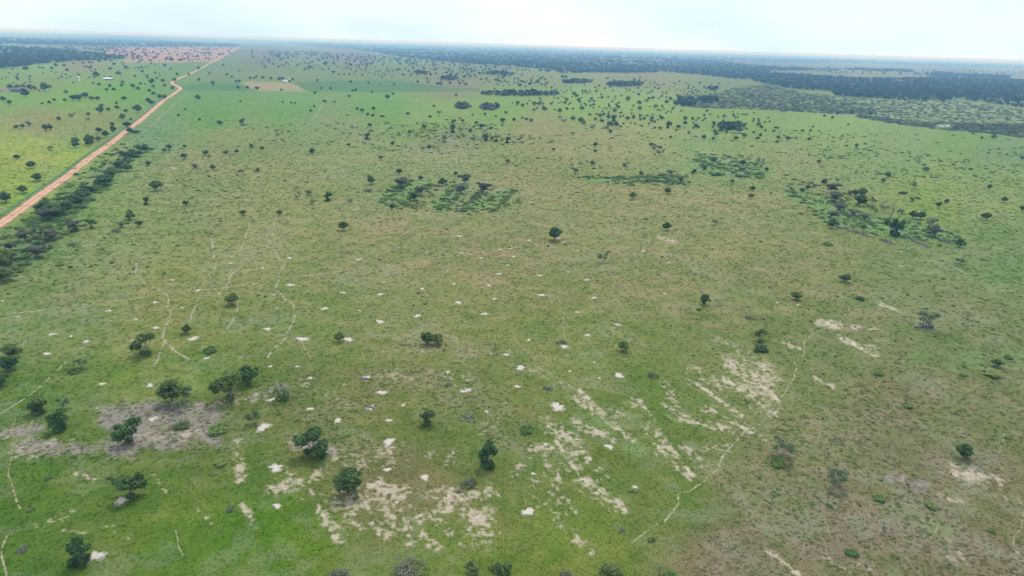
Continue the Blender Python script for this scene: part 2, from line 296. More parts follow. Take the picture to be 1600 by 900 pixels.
def land(x, y):
    """albedo of the plain at world points; also how bare it is"""
    px, py = pixel(x, y)
    r = np.hypot(x, y)
    wob = np.clip(60/np.maximum(r, 60), 0.02, 1)
    qx = px+(vnoise(x, y, 22, 3, 3)-.5)*60*wob; qy = py+(vnoise(x, y, 22, 9, 3)-.5)*36*wob
    qx = np.clip(qx, -60, 1660); qy = np.clip(qy, 40, 960)
    num = np.zeros(x.shape+(3,)); den = np.zeros(x.shape)
    for (ax, ay), c in zip(TA[:, :2], TC):
        k = 1.0+2.2*math.exp(-(max(ay-60, 0)/80.0))               # rows lie closer together far away
        w = 1.0/(((qx-ax)/1.25)**2+((qy-ay)*k)**2+300.0)**1.8
        num += w[..., None]*c; den += w
    col = num/den[..., None]
    col = np.where((py > 2000)[..., None] | (px < -5000)[..., None], alb(100, 126, 62), col)
    # patches of lusher and drier growth, at several sizes
    n1 = vnoise(x, y, 55, 21, 4); n2 = vnoise(x, y, 11, 31, 4); n3 = vnoise(x, y, 3.2, 41, 3); n4 = vnoise(x, y, 320, 51, 4)
    near = sstep(1500, 120, r)
    dry = sstep(.47, .60, .40*n1+.35*n2+.25*n3)*near*0.70+sstep(.55, .75, n4)*.25*(1-near)
    lush = sstep(.48, .60, .40*vnoise(x, y, 34, 61, 4)+.6*vnoise(x, y, 7, 71, 3))*near*.85
    col = col*(1-dry[..., None])+(col*np.array([1.34, 1.06, 1.42]))*dry[..., None]
    col = col*(1-lush[..., None])+(col*np.array([.80, .93, .72]))*lush[..., None]
    col = col*(0.86+.28*n3*near+.14*(1-near))[..., None]
    gp = sstep(.56, .66, .5*vnoise(x, y, 26, 161, 4)+.5*vnoise(x, y, 4, 165, 3))*near*np.where((px < 1050) & (py > 560), .22, .36)     # greyish herbs
    col = col*(1-gp[..., None])+alb(130, 136, 106)*gp[..., None]
    lu = caps(px, py, LUSH); lu = sstep(.25, .60, lu*.75+(.5*n2+.5*n3-.5)*1.1)*np.clip(lu*1.6, 0, 1)*.75
    col = col*(1-lu[..., None])+alb(108, 136, 78)*lu[..., None]
    mv = caps(px, py, MAUVE); mv = sstep(.28, .55, mv*.8+(.45*n2+.55*vnoise(x, y, 1.3, 171, 3)-.5)*1.2)*np.clip(mv*2, 0, 1)*.85
    col = col*(1-mv[..., None])+alb(146, 135, 128)*(.85+.3*n3[..., None])*mv[..., None]
    g = caps(px, py, GREYB)
    gm = sstep(.30, .66, g*.62+(.35*n1+.35*n2+.3*n3-.48)*1.7)*np.clip(g*1.3, 0, 1)
    col = col*(1-.52*gm[..., None])+alb(124, 117, 96)*(.52*gm[..., None])
    for poly, c, k in ([(RED_FIELD, alb(172, 126, 104), .80), (BROWN_FIELD, alb(150, 134, 98), .9)]+[(d, alb(74, 108, 58), .85) for d in DARK_FIELDS]):
        e = in_poly(px+(n2-.5)*3, py+(n1-.5)*1.0, poly)*k*(.8+.4*(vnoise(x, y, 60, 81, 3)-.3))
        e = np.clip(e, 0, 1)
        col = col*(1-e[..., None])+c*e[..., None]
    for k_, poly in WOODS.items():
        e = in_poly(px+(n1-.5)*10, py+(n4-.5)*3, poly)*.7
        col = col*(1-e[..., None])+alb(88, 100, 64)*e[..., None]
    for poly in SCRUB:
        e = in_poly(px+(n1-.5)*12, py+(n1-.5)*4, poly)*.55
        col = col*(1-e[..., None])+alb(92, 98, 70)*e[..., None]
    e = in_poly(px, py, MOTTLE)*.7
    col = col*(1-e[..., None])+alb(126, 132, 92)*e[..., None]
    b0 = caps(px, py, BARE); b = np.minimum(b0, .60)
    nb = .40*vnoise(x, y, 5.0, 91, 3)+.60*vnoise(x, y, .75, 95, 3)
    bare = sstep(.40, .68, b*.84+(nb-.5)*1.5+.04)*np.clip(b*2.2, 0, 1)
    sandy = alb(176, 160, 140)*(0.80+.45*vnoise(x, y, .8, 99, 2))[..., None]
    strong = sstep(.66, .85, b0)[..., None]*.8
    sandy = sandy*(1-strong)+alb(202, 190, 170)*strong
    col = col*(1-.88*bare[..., None])+sandy*.88*bare[..., None]
    return np.clip(col, 0.005, .8), bare, gm

def build_ground():
    az = np.concatenate([np.radians(np.linspace(-50, 50, 760)), np.radians(np.linspace(50, 310, 54))[1:-1]])
    dep = np.radians(np.concatenate([np.array([80, 65, 55, 50]), np.linspace(47, 3.0, 470), np.geomspace(3.0, 0.075, 90)[1:]]))
    rad = CAM_H/np.tan(dep); rad = np.append(rad[rad < 33000], 36000.0)
    A, R = np.meshgrid(az, rad); x = (R*np.sin(A)); y = (R*np.cos(A))
    col, bare, gm = land(x.ravel(), y.ravel())
    nr, na = x.shape
    v = np.stack([x.ravel(), y.ravel(), np.zeros(x.size)], -1)
    v = np.vstack([v, [[0, 0, 0]]])
    i, j = np.meshgrid(np.arange(nr-1), np.arange(na), indexing='ij'); j2 = (j+1) % na
    f = np.stack([i*na+j, (i+1)*na+j, (i+1)*na+j2, i*na+j2], -1).reshape(-1, 4)[:, ::-1]
    me = mesh_np('ground', v, f)
    import bmesh
    c = me.color_attributes.new('tint', 'FLOAT_COLOR', 'POINT')
    buf = np.ones((len(v), 4), np.float32); buf[:-1, :3] = col; buf[-1, :3] = col[:na].mean(0)
    c.data.foreach_set('color', buf.ravel())
    m, nt, b, out = new_mat('savanna_ground')
    a = nt.nodes.new('ShaderNodeAttribute'); a.attribute_name = 'tint'
    g = nt.nodes.new('ShaderNodeNewGeometry')
    na_ = noise_node(nt, 2.6, 4, 0.7, g.outputs['Position']); nb_ = noise_node(nt, 0.16, 5, 0.6, g.outputs['Position'])
    c1 = mixc(nt, 1.0, a.outputs['Color'], mixc(nt, mapr(nt, na_.outputs['Fac'], .3, .7, 0, 1), (.66, .72, .6), (1.34, 1.26, 1.36)), 'MULTIPLY')
    c2 = mixc(nt, 1.0, c1, mixc(nt, mapr(nt, nb_.outputs['Fac'], .3, .7, 0, 1), (.88, .93, .84), (1.12, 1.07, 1.14)), 'MULTIPLY')
    nt.links.new(c2, b.inputs['Base Color']); b.inputs['Roughness'].default_value = 0.95; b.inputs['Specular IOR Level'].default_value = 0.05
    bp = nt.nodes.new('ShaderNodeBump'); bp.inputs['Strength'].default_value = 0.6; bp.inputs['Distance'].default_value = 0.15
    nt.links.new(na_.outputs['Fac'], bp.inputs['Height']); nt.links.new(bp.outputs[0], b.inputs['Normal'])
    me.materials.append(m)
    # the middle below the camera
    bm = bmesh.new(); bm.from_mesh(me); bm.verts.ensure_lookup_table()
    cv = bm.verts[len(v)-1]
    for k in range(na): bm.faces.new((bm.verts[(k+1) % na], bm.verts[k], cv))
    bmesh.ops.recalc_face_normals(bm, faces=bm.faces[:])
    bm.to_mesh(me); bm.free()
    tag(link('ground', me), 'wide green and olive savanna plain with bare sandy patches', 'ground', kind='structure')
build_ground()

# ------------------------------------------------------------------ road, tracks and paths
def polyline(pts_px, step):
    P = np.array([at(*p)[:2] for p in pts_px])
    seg = np.hypot(*np.diff(P, axis=0).T); s = np.concatenate([[0], np.cumsum(seg)])
    out = []; t = 0.0
    rmid = lambda q: math.hypot(*q)
    while t < s[-1]:
        k = min(np.searchsorted(s, t, 'right')-1, len(P)-2); u = (t-s[k])/max(seg[k], 1e-6)
        p0, p1, p2, p3 = P[max(k-1, 0)], P[k], P[k+1], P[min(k+2, len(P)-1)]
        m1, m2 = (p2-p0)*.5, (p3-p1)*.5                        # smooth run through the points
        q = (2*u**3-3*u**2+1)*p1+(u**3-2*u**2+u)*m1+(-2*u**3+3*u**2)*p2+(u**3-u**2)*m2
        out.append(q); t += max(step, rmid(q)*0.004*step)
    out.append(P[-1]); return np.array(out)
def ribbon(name, pts_px, width, mat, z, jit=0.3, gaps=0.0, seed=0, nseg=2, step=0.8, camber=0.0, kind='structure', label=None, cat=None, wander=0.0):
    P = polyline(pts_px, step); n = len(P)
    d = np.gradient(P, axis=0); d /= np.maximum(np.hypot(d[:, 0], d[:, 1])[:, None], 1e-6); nrm = np.stack([-d[:, 1], d[:, 0]], -1)
    rg = np.random.RandomState(seed)
    P = P+nrm*((vnoise(P[:, 0], P[:, 1], 6, seed+5, 2)-.5)*wander)[:, None]
    wl_ = width*.5*(1+jit*(rg.rand(n)-.5)*2); wr_ = width*.5*(1+jit*(rg.rand(n)-.5)*2)
    us = np.linspace(-1, 1, nseg+1)
    rows = []
    for u in us:
        off = np.where(u < 0, -wl_, wr_)*abs(u)
        zz = z+camber*(1-u*u)
        q = P+nrm*off[:, None]; rows.append(np.column_stack([q, np.full(n, zz)]))
    v = np.stack(rows, 1).reshape(-1, 3); k = nseg+1
    keep = vnoise(P[:, 0], P[:, 1], 9, seed+11, 2) > gaps
    f = [(i*k+j, i*k+j+1, (i+1)*k+j+1, (i+1)*k+j) for i in range(n-1) if keep[i] for j in range(nseg)]
    if not f: return None
    me = mesh_np(name, v, np.array(f)[:, ::-1], mat)
    a = me.attributes.new('across', 'FLOAT', 'POINT'); a.data.foreach_set('value', np.tile(us, n).astype(np.float32))
    o = link(name, me); tag(o, label, cat, kind=kind); return o
def road_mat():
    m, nt, b, out = new_mat('red_earth')
    a = nt.nodes.new('ShaderNodeAttribute'); a.attribute_name = 'across'
    g = nt.nodes.new('ShaderNodeNewGeometry'); n = noise_node(nt, 0.35, 5, .6, g.outputs['Position'])
    ab = nt.nodes.new('ShaderNodeMath'); ab.operation = 'ABSOLUTE'; nt.links.new(a.outputs['Fac'], ab.inputs[0])
    r = nt.nodes.new('ShaderNodeValToRGB'); e = r.color_ramp.elements
    cols = [(0, (186, 132, 104)), (.22, (196, 146, 118)), (.45, (212, 170, 144)), (.75, (190, 138, 108)), (1, (160, 112, 84))]
    e[0].position, e[0].color = 0, (*alb(*cols[0][1]), 1); e[1].position, e[1].color = 1, (*alb(*cols[-1][1]), 1)
    for p, c in cols[1:-1]: q = e.new(p); q.color = (*alb(*c), 1)
    nt.links.new(ab.outputs[0], r.inputs[0])
    c = mixc(nt, 1.0, r.outputs[0], mixc(nt, mapr(nt, n.outputs['Fac'], .3, .7, 0, 1), (.85, .83, .8), (1.12, 1.12, 1.12)), 'MULTIPLY')
    nt.links.new(c, b.inputs['Base Color']); return m
M['red_earth'] = road_mat()
ROAD = [(-60,391),(-20,363),(0,350),(25,333),(60,307),(100,279),(130,255),(150,240),(172,225),(195,206),(212,194),(235,175),(257,156),(270,147.5),(280,140.5),(281.5,138),(277,134.5),(270,131),(268.5,129),(272,126.5),(283,121),(300,114),(315,106),(335,95),(355,84),(372,74.5)]
ribbon('road', ROAD, 5.4, M['red_earth'], 0.012, jit=.14, seed=1, nseg=8, step=1.4, camber=.10, label='long straight red dirt road with one kink running to the horizon', cat='road')
ribbon('road_verge', [(x-7.5*(y-60)/220, y-4.5*(y-60)/220) for x, y in ROAD[:14]], 2.6, plain_mat('verge_grass', alb(86, 116, 66), .3, .8, col2=alb(68, 104, 58)), 0.006, jit=.5, seed=2, step=1.0, label='dark grassy ditch along the left side of the red road', cat='verge')
FIRE = [(292,143),(290,145),(267,167),(235,197),(205,222),(182,245),(160,264),(140,280),(110,308),(97,318),(70,342),(45,362),(15,385),(-20,418)]
ribbon('track', FIRE, 1.3, M['sand_path'], 0.008, jit=.6, gaps=.30, seed=3, step=1.0, label='pale sandy track running alongside the red road', cat='track')
PATHS = [
 ('path', [(1372,474),(1365,474),(1340,479),(1325,485),(1319,497),(1300,507),(1275,520),(1257,535),(1255,555),(1241,562),(1244,575),(1237,597),(1222,620),(1210,645),(1190,662),(1167,675),(1152,688),(1130,712),(1120,734),(1085,762),(1062,772),(1059,788),(1035,814)], .62, 'sand_path', .12, 'long pale winding cattle path down the right half of the plain'),
 ('path', [(1035,814),(1000,840),(962,870),(930,900)], .42, 'sand_path', .56, 'faint end of the winding path near the bottom edge'),
 ('path', [(217,398),(213,425),(225,440),(240,448),(262,461),(262,480),(267,492),(262,503),(255,525),(258,533),(250,550),(243,572)], .6, 'sand_path', .22, 'pale forked cattle path at left, main arm'),
 ('path', [(258,533),(270,544),(294,562)], .55, 'sand_path', .2, 'pale forked cattle path at left, short right arm'),
 ('path', [(415,367),(427,385),(432,397),(437,406),(446,410),(437,425),(437,437),(433,450),(445,467),(460,479),(460,500),(452,515),(442,532),(425,547),(416,560)], .62, 'sand_path', .25, 'pale winding cattle path in the centre left of the plain'),
 ('path', [(0,492),(80,483),(160,472),(235,463),(300,455),(345,450),(420,440),(485,430),(547,422),(600,415),(677,404),(727,397),(775,391),(815,385),(850,381),(895,375),(950,367),(990,362)], .7, 'sand_path', .28, 'straight broken track crossing the plain from left to right'),
 ('path', [(1090,350),(1125,345),(1187,336),(1240,328)], .9, 'sand_path', .46, 'faint straight track left of the copse with log rows'),
 ('path', [(800,527),(825,552),(847,570),(860,585),(877,596),(897,610),(912,629),(940,650),(975,675)], .75, 'red_path', .25, 'reddish path running down to the right in the centre'),
 ('path', [(662,457),(700,487),(732,505),(755,517),(780,542)], .5, 'red_path', .48, 'faint reddish path above the centre of the plain'),
 ('path', [(1095,288),(1112,292),(1157,310),(1197,320)], 1.3, 'sand_path', .22, 'pale track behind the copse, right of the two-row thicket'),
 ('path', [(1205,352),(1250,360),(1290,367)], 1.1, 'sand_path', .28, 'pale track in front of the copse, left part'),
 ('path', [(1405,392),(1440,403),(1475,412),(1517,430)], .9, 'sand_path', .30, 'pale track in front of the copse, right part'),
 ('path', [(1540,384),(1562,389),(1600,397),(1640,405)], 1.0, 'sand_path', .3, 'pale track leaving the right edge of the photo'),
 ('path', [(488,188),(498,172),(507,158)], 1.6, 'sand_path', .30, 'faint straight line across the bright far field'),
 ('path', [(1570,676),(1562,707),(1560,722),(1572,745),(1585,770),(1595,787),(1597,820),(1586,840),(1585,865),(1595,887),(1575,905)], .42, 'red_path', .28, 'sandy path near the lower right corner'),
 ('path', [(1440,868),(1466,820),(1478,842),(1497,868),(1512,880)], .4, 'red_path', .36, 'short sandy path in the brown scrub at lower right'),
 ('path', [(52,655),(46,675),(47,712)], .7, 'red_path', .2, 'short tan path left of the bare grey patch'),
 ('path', [(24,655),(19,700),(16,737),(22,780),(32,795)], .5, 'red_path', .34, 'tan path near the left edge'),
 ('path', [(15,835),(5,860),(11,905)], .5, 'sand_path', .15, 'pale path in the lower left corner'),
 ('path', [(0,647),(40,622),(70,597),(120,550),(190,485)], .5, 'sand_path', .47, 'faint line rising to the right at the left edge'),
 ('path', [(470,532),(476,545),(484,558)], .45, 'red_path', .1, 'short path leading down from a white sand patch'),
 ('path', [(372,470),(371,488),(360,505),(352,520)], .45, 'sand_path', .35, 'short path in front of the tree at centre left'),
 ('path', [(310,465),(300,490),(296,505)], .45, 'sand_path', .40, 'short faint path right of the forked path'),
 ('path', [(273,828),(278,850),(285,868)], .3, 'sand_path', .3, 'short pale line in the lower left grass'),
 ('path', [(1135,640),(1175,668),(1200,690)], .35, 'sand_path', .35, 'thin side path joining the winding path'),
 ('path', [(1220,640),(1200,628),(1170,600),(1130,590)], .3, 'sand_path', .42, 'thin side path left of the winding path'),
 ('path', [(1148,595),(1180,612),(1200,620)], .55, 'sand_path', .3, 'pale streak left of the winding path'),
 ('path', [(1035,632),(1060,650),(1085,660)], .6, 'sand_path', .25, 'pale streak in the strips of bare soil'),
 ('path', [(440,300),(430,340),(424,372)], .8, 'sand_path', .44, 'faint line above the centre-left winding path'),
 ('path', [(395,330),(375,400),(352,450)], .7, 'sand_path', .48, 'faint long line left of the centre-left winding path'),
 ('path', [(645,372),(652,392),(662,420)], .7, 'red_path', .42, 'faint short line above the straight broken track'),
 ('path', [(885,470),(882,495),(880,520)], .5, 'red_path', .40, 'faint short line right of the centre'),
 ('path', [(1000,470),(1005,498)], .5, 'red_path', .30, 'faint short reddish line near the centre right'),
 ('path', [(330,365),(335,400),(336,425)], .9, 'sand_path', .50, 'faint greyish strip in the left part of the plain'),
]
for i, (nm, pts, w, mt, gp, lb) in enumerate(PATHS):
    ribbon(nm, pts, w*(.85 if pts[len(pts)//2][1] > 560 else 1.45), M[mt], 0.010+0.0015*(i % 7), jit=.55, gaps=gp, seed=20+i, step=.45, label=lb, cat='path', wander=.9)

# ------------------------------------------------------------------ trees: prototypes
def leaf_cloud(rg, lobes, n, size, shell=.55, flat=1.0):
    """leaf sprays (small bent quads) spread through a few uneven lobes"""
    lobes = np.asarray(lobes, float)                       # cx, cy, cz, rx, ry, rz
    vol = lobes[:, 3]*lobes[:, 4]*lobes[:, 5]; pk = rg.choice(len(lobes), n, p=vol**.8/np.sum(vol**.8))
    d = rg.normal(size=(n, 3)); d /= np.linalg.norm(d, axis=1)[:, None]
    r = (shell+(1-shell)*rg.rand(n))*(.82+.36*rg.rand(n))
    r = np.where(rg.rand(n) < .22, r*rg.rand(n), r)
    L = lobes[pk]; c = L[:, :3]+d*L[:, 3:]*r[:, None]
    # small sub-clumps: pull leaves towards random centres so light and dark tufts form
    k = max(8, n//26); cc = c[rg.choice(n, k)]
    near = np.argmin(((c[:, None, :]-cc[None])**2).sum(-1), 1)
    c = c*.80+cc[near]*.20
    nrm = d*.8+rg.normal(size=(n, 3))*.75; nrm[:, 2] += .85; nrm /= np.linalg.norm(nrm, axis=1)[:, None]
    a = np.cross(nrm, rg.normal(size=(n, 3))); a /= np.linalg.norm(a, axis=1)[:, None]; b = np.cross(nrm, a)
    s = size*(.6+.8*rg.rand(n))[:, None]
    v = np.stack([c-a*s, c-b*s*.55+nrm*s*.12, c+a*s, c+b*s*.55+nrm*s*.12], 1).reshape(-1, 3)
    f = np.arange(4*n).reshape(n, 4)
    tclump = rg.rand(k)[near]
    tone = np.clip(.55*tclump+.45*rg.rand(n), 0, 1)
    return v, f, np.repeat(tone, 4)
def limbs(rg, mb, lobes, th, tr, lean, nsub=2):
    top = Vector((lean[0], lean[1], th))
    mid = Vector((lean[0]*.4+rg.normal()*.08, lean[1]*.4+rg.normal()*.08, th*.5))
    mb.tube([(0, 0, -.15), (0, 0, .12), mid, top], [tr*1.5, tr*1.1, tr*.9, tr*.75], 7)
    for L in lobes:
        c = Vector(L[:3]); m = top.lerp(c, .5)+Vector((rg.normal()*.15, rg.normal()*.15, -.12))
        mb.tube([top-Vector((0, 0, .15)), m, c], [tr*.55, tr*.38, tr*.12], 5)
        for _ in range(nsub):
            e = c+Vector(rg.normal(size=3)*np.array(L[3:])*.55); mb.tube([m, m.lerp(e, .55)+Vector((0, 0, .1)), e], [tr*.26, tr*.17, tr*.05], 4)
def make_proto(seed, style, n, size):
    """crown 6 m wide and about 6 m tall, trunk foot at the origin"""
    rg = np.random.RandomState(seed); lobes = []
    def ring(k, r0, r1, z0, z1, q0, q1, fl, drop=0.0):
        for i in range(k):
            a = 2*math.pi*i/k+rg.rand()*1.0; r = r0+(r1-r0)*rg.rand(); q = q0+(q1-q0)*rg.rand()
            lobes.append((r*math.cos(a), r*math.sin(a), z0+(z1-z0)*rg.rand()-drop*r, q, q, q*fl))
    if style == 'dense':
        th = 1.1+rg.rand()*.4; tr = .16
        ring(rg.randint(6, 9), 1.1, 1.9, 2.3, 3.6, .85, 1.3, .85); ring(4, .2, 1.0, 3.4, 4.5, .9, 1.3, .85); ring(2, .2, .8, 1.8, 2.4, .8, 1.0, .8)
    elif style == 'open':                                     # several leaf masses with gaps, stems in view, a bush at the foot
        th = 1.3+rg.rand()*.4; tr = .14
        ring(rg.randint(5, 8), .9, 2.1, 2.2, 4.4, .75, 1.25, .78); ring(2, .2, .8, 3.6, 4.8, .8, 1.1, .8); ring(rg.randint(1, 4), .3, 1.2, .5, .9, .6, .95, .75)
    elif style == 'flat':                                     # wide, flattish top
        th = 1.6; tr = .13
        ring(rg.randint(8, 11), .4, 2.2, 2.9, 3.9, .8, 1.25, .55); ring(3, .3, 1.4, 1.5, 2.4, .7, 1.0, .6)
    elif style == 'tall':                                     # narrow with a skirt of undergrowth
        th = 2.0; tr = .14
        ring(8, .4, 1.9, 2.5, 4.8, .8, 1.3, .85); ring(1, .2, .7, 1.7, 2.2, .8, 1.0, .85); ring(4, .5, 1.5, .5, 1.1, .8, 1.2, .75)
    elif style == 'sparse':
        th = 1.5; tr = .11
        ring(rg.randint(6, 9), .5, 2.0, 2.0, 4.6, .8, 1.3, .85)
    else:                                                     # low shrub, 5.4 m wide and 3 m tall before scaling
        th = .4; tr = .09
        ring(rg.randint(7, 11), .5, 2.1, .5, 1.7, .85, 1.35, .75)
    wx = max(max(l[0]+l[3] for l in lobes)-min(l[0]-l[3] for l in lobes), max(l[1]+l[4] for l in lobes)-min(l[1]-l[4] for l in lobes))
    if style != 'tall': k_ = 5.4/wx; lobes = [(l[0]*k_, l[1]*k_, l[2], l[3]*k_, l[4]*k_, l[5]) for l in lobes]
    mb = MB(); limbs(rg, mb, lobes, th, tr, (rg.normal()*.35, rg.normal()*.35), 2 if style != 'shrub' else 1)
    v, f, t = leaf_cloud(rg, lobes, n, size, .5 if style != 'sparse' else .3)
    return mb, v, f, t
LEAF_OF = {'dense': 'leaf_dark', 'open': 'leaf_dark', 'flat': 'leaf_grey', 'tall': 'leaf_dark', 'sparse': 'leaf_pale', 'shrub': 'leaf_mid'}
PROTO = {}
def protos(style, count, n, size, key=None, leaf=None, bark='bark', seed=0):
    key = key or style; out = []
    for i in range(count):
        mb, v, f, t = make_proto(seed+100*len(PROTO)+i, style, n, size)
        out.append((mb.mesh('trunk', M[bark]), mesh_np('crown', v, f, M[leaf or LEAF_OF[style]], t)))
    PROTO[key] = out
protos('dense', 8, 3400, .28, seed=7); protos('open', 6, 2800, .27, seed=17, bark='bark_pale'); protos('flat', 4, 2300, .26, seed=27)
protos('tall', 5, 2900, .27, seed=37, bark='bark_pale'); protos('sparse', 5, 1000, .22, seed=47, bark='bark_pale'); protos('shrub', 6, 1500, .29, seed=57)
protos('shrub', 4, 1100, .30, key='darkshrub', leaf='leaf_dark', seed=67); protos('shrub', 3, 420, .24, key='greyshrub', leaf='leaf_grey', seed=77)
protos('dense', 5, 620, .52, key='fardense', seed=87); protos('open', 3, 480, .48, key='faropen', seed=97)

def bare_mesh(seed):
    rg = np.random.RandomState(seed); mb = MB()
    def grow(p, d, ln, r, lv):
        q = p+d*ln*.5+Vector(rg.normal(size=3)*.1); e = p+d*ln
        mb.tube([p, q, e], [r, r*.8, r*.55], 5 if lv < 2 else 3)
        if lv >= 4: return
        for _ in range(3 if lv else 4):
            nd = (d+Vector(rg.normal(size=3)*np.array([.62, .62, .4]))+Vector((0, 0, .12))).normalized(); grow(e if rg.rand() > .3 else q, nd, ln*(.58+.22*rg.rand()), r*.52, lv+1)
    grow(Vector((0, 0, -.1)), Vector((rg.normal()*.1, rg.normal()*.1, 1)).normalized(), 2.0, .15, 0)
    return mb
BARE_TREES = []
for i in range(4):
    full = bare_mesh(300+i)
    BARE_TREES.append(full.mesh('branches', M['dead_wood']))

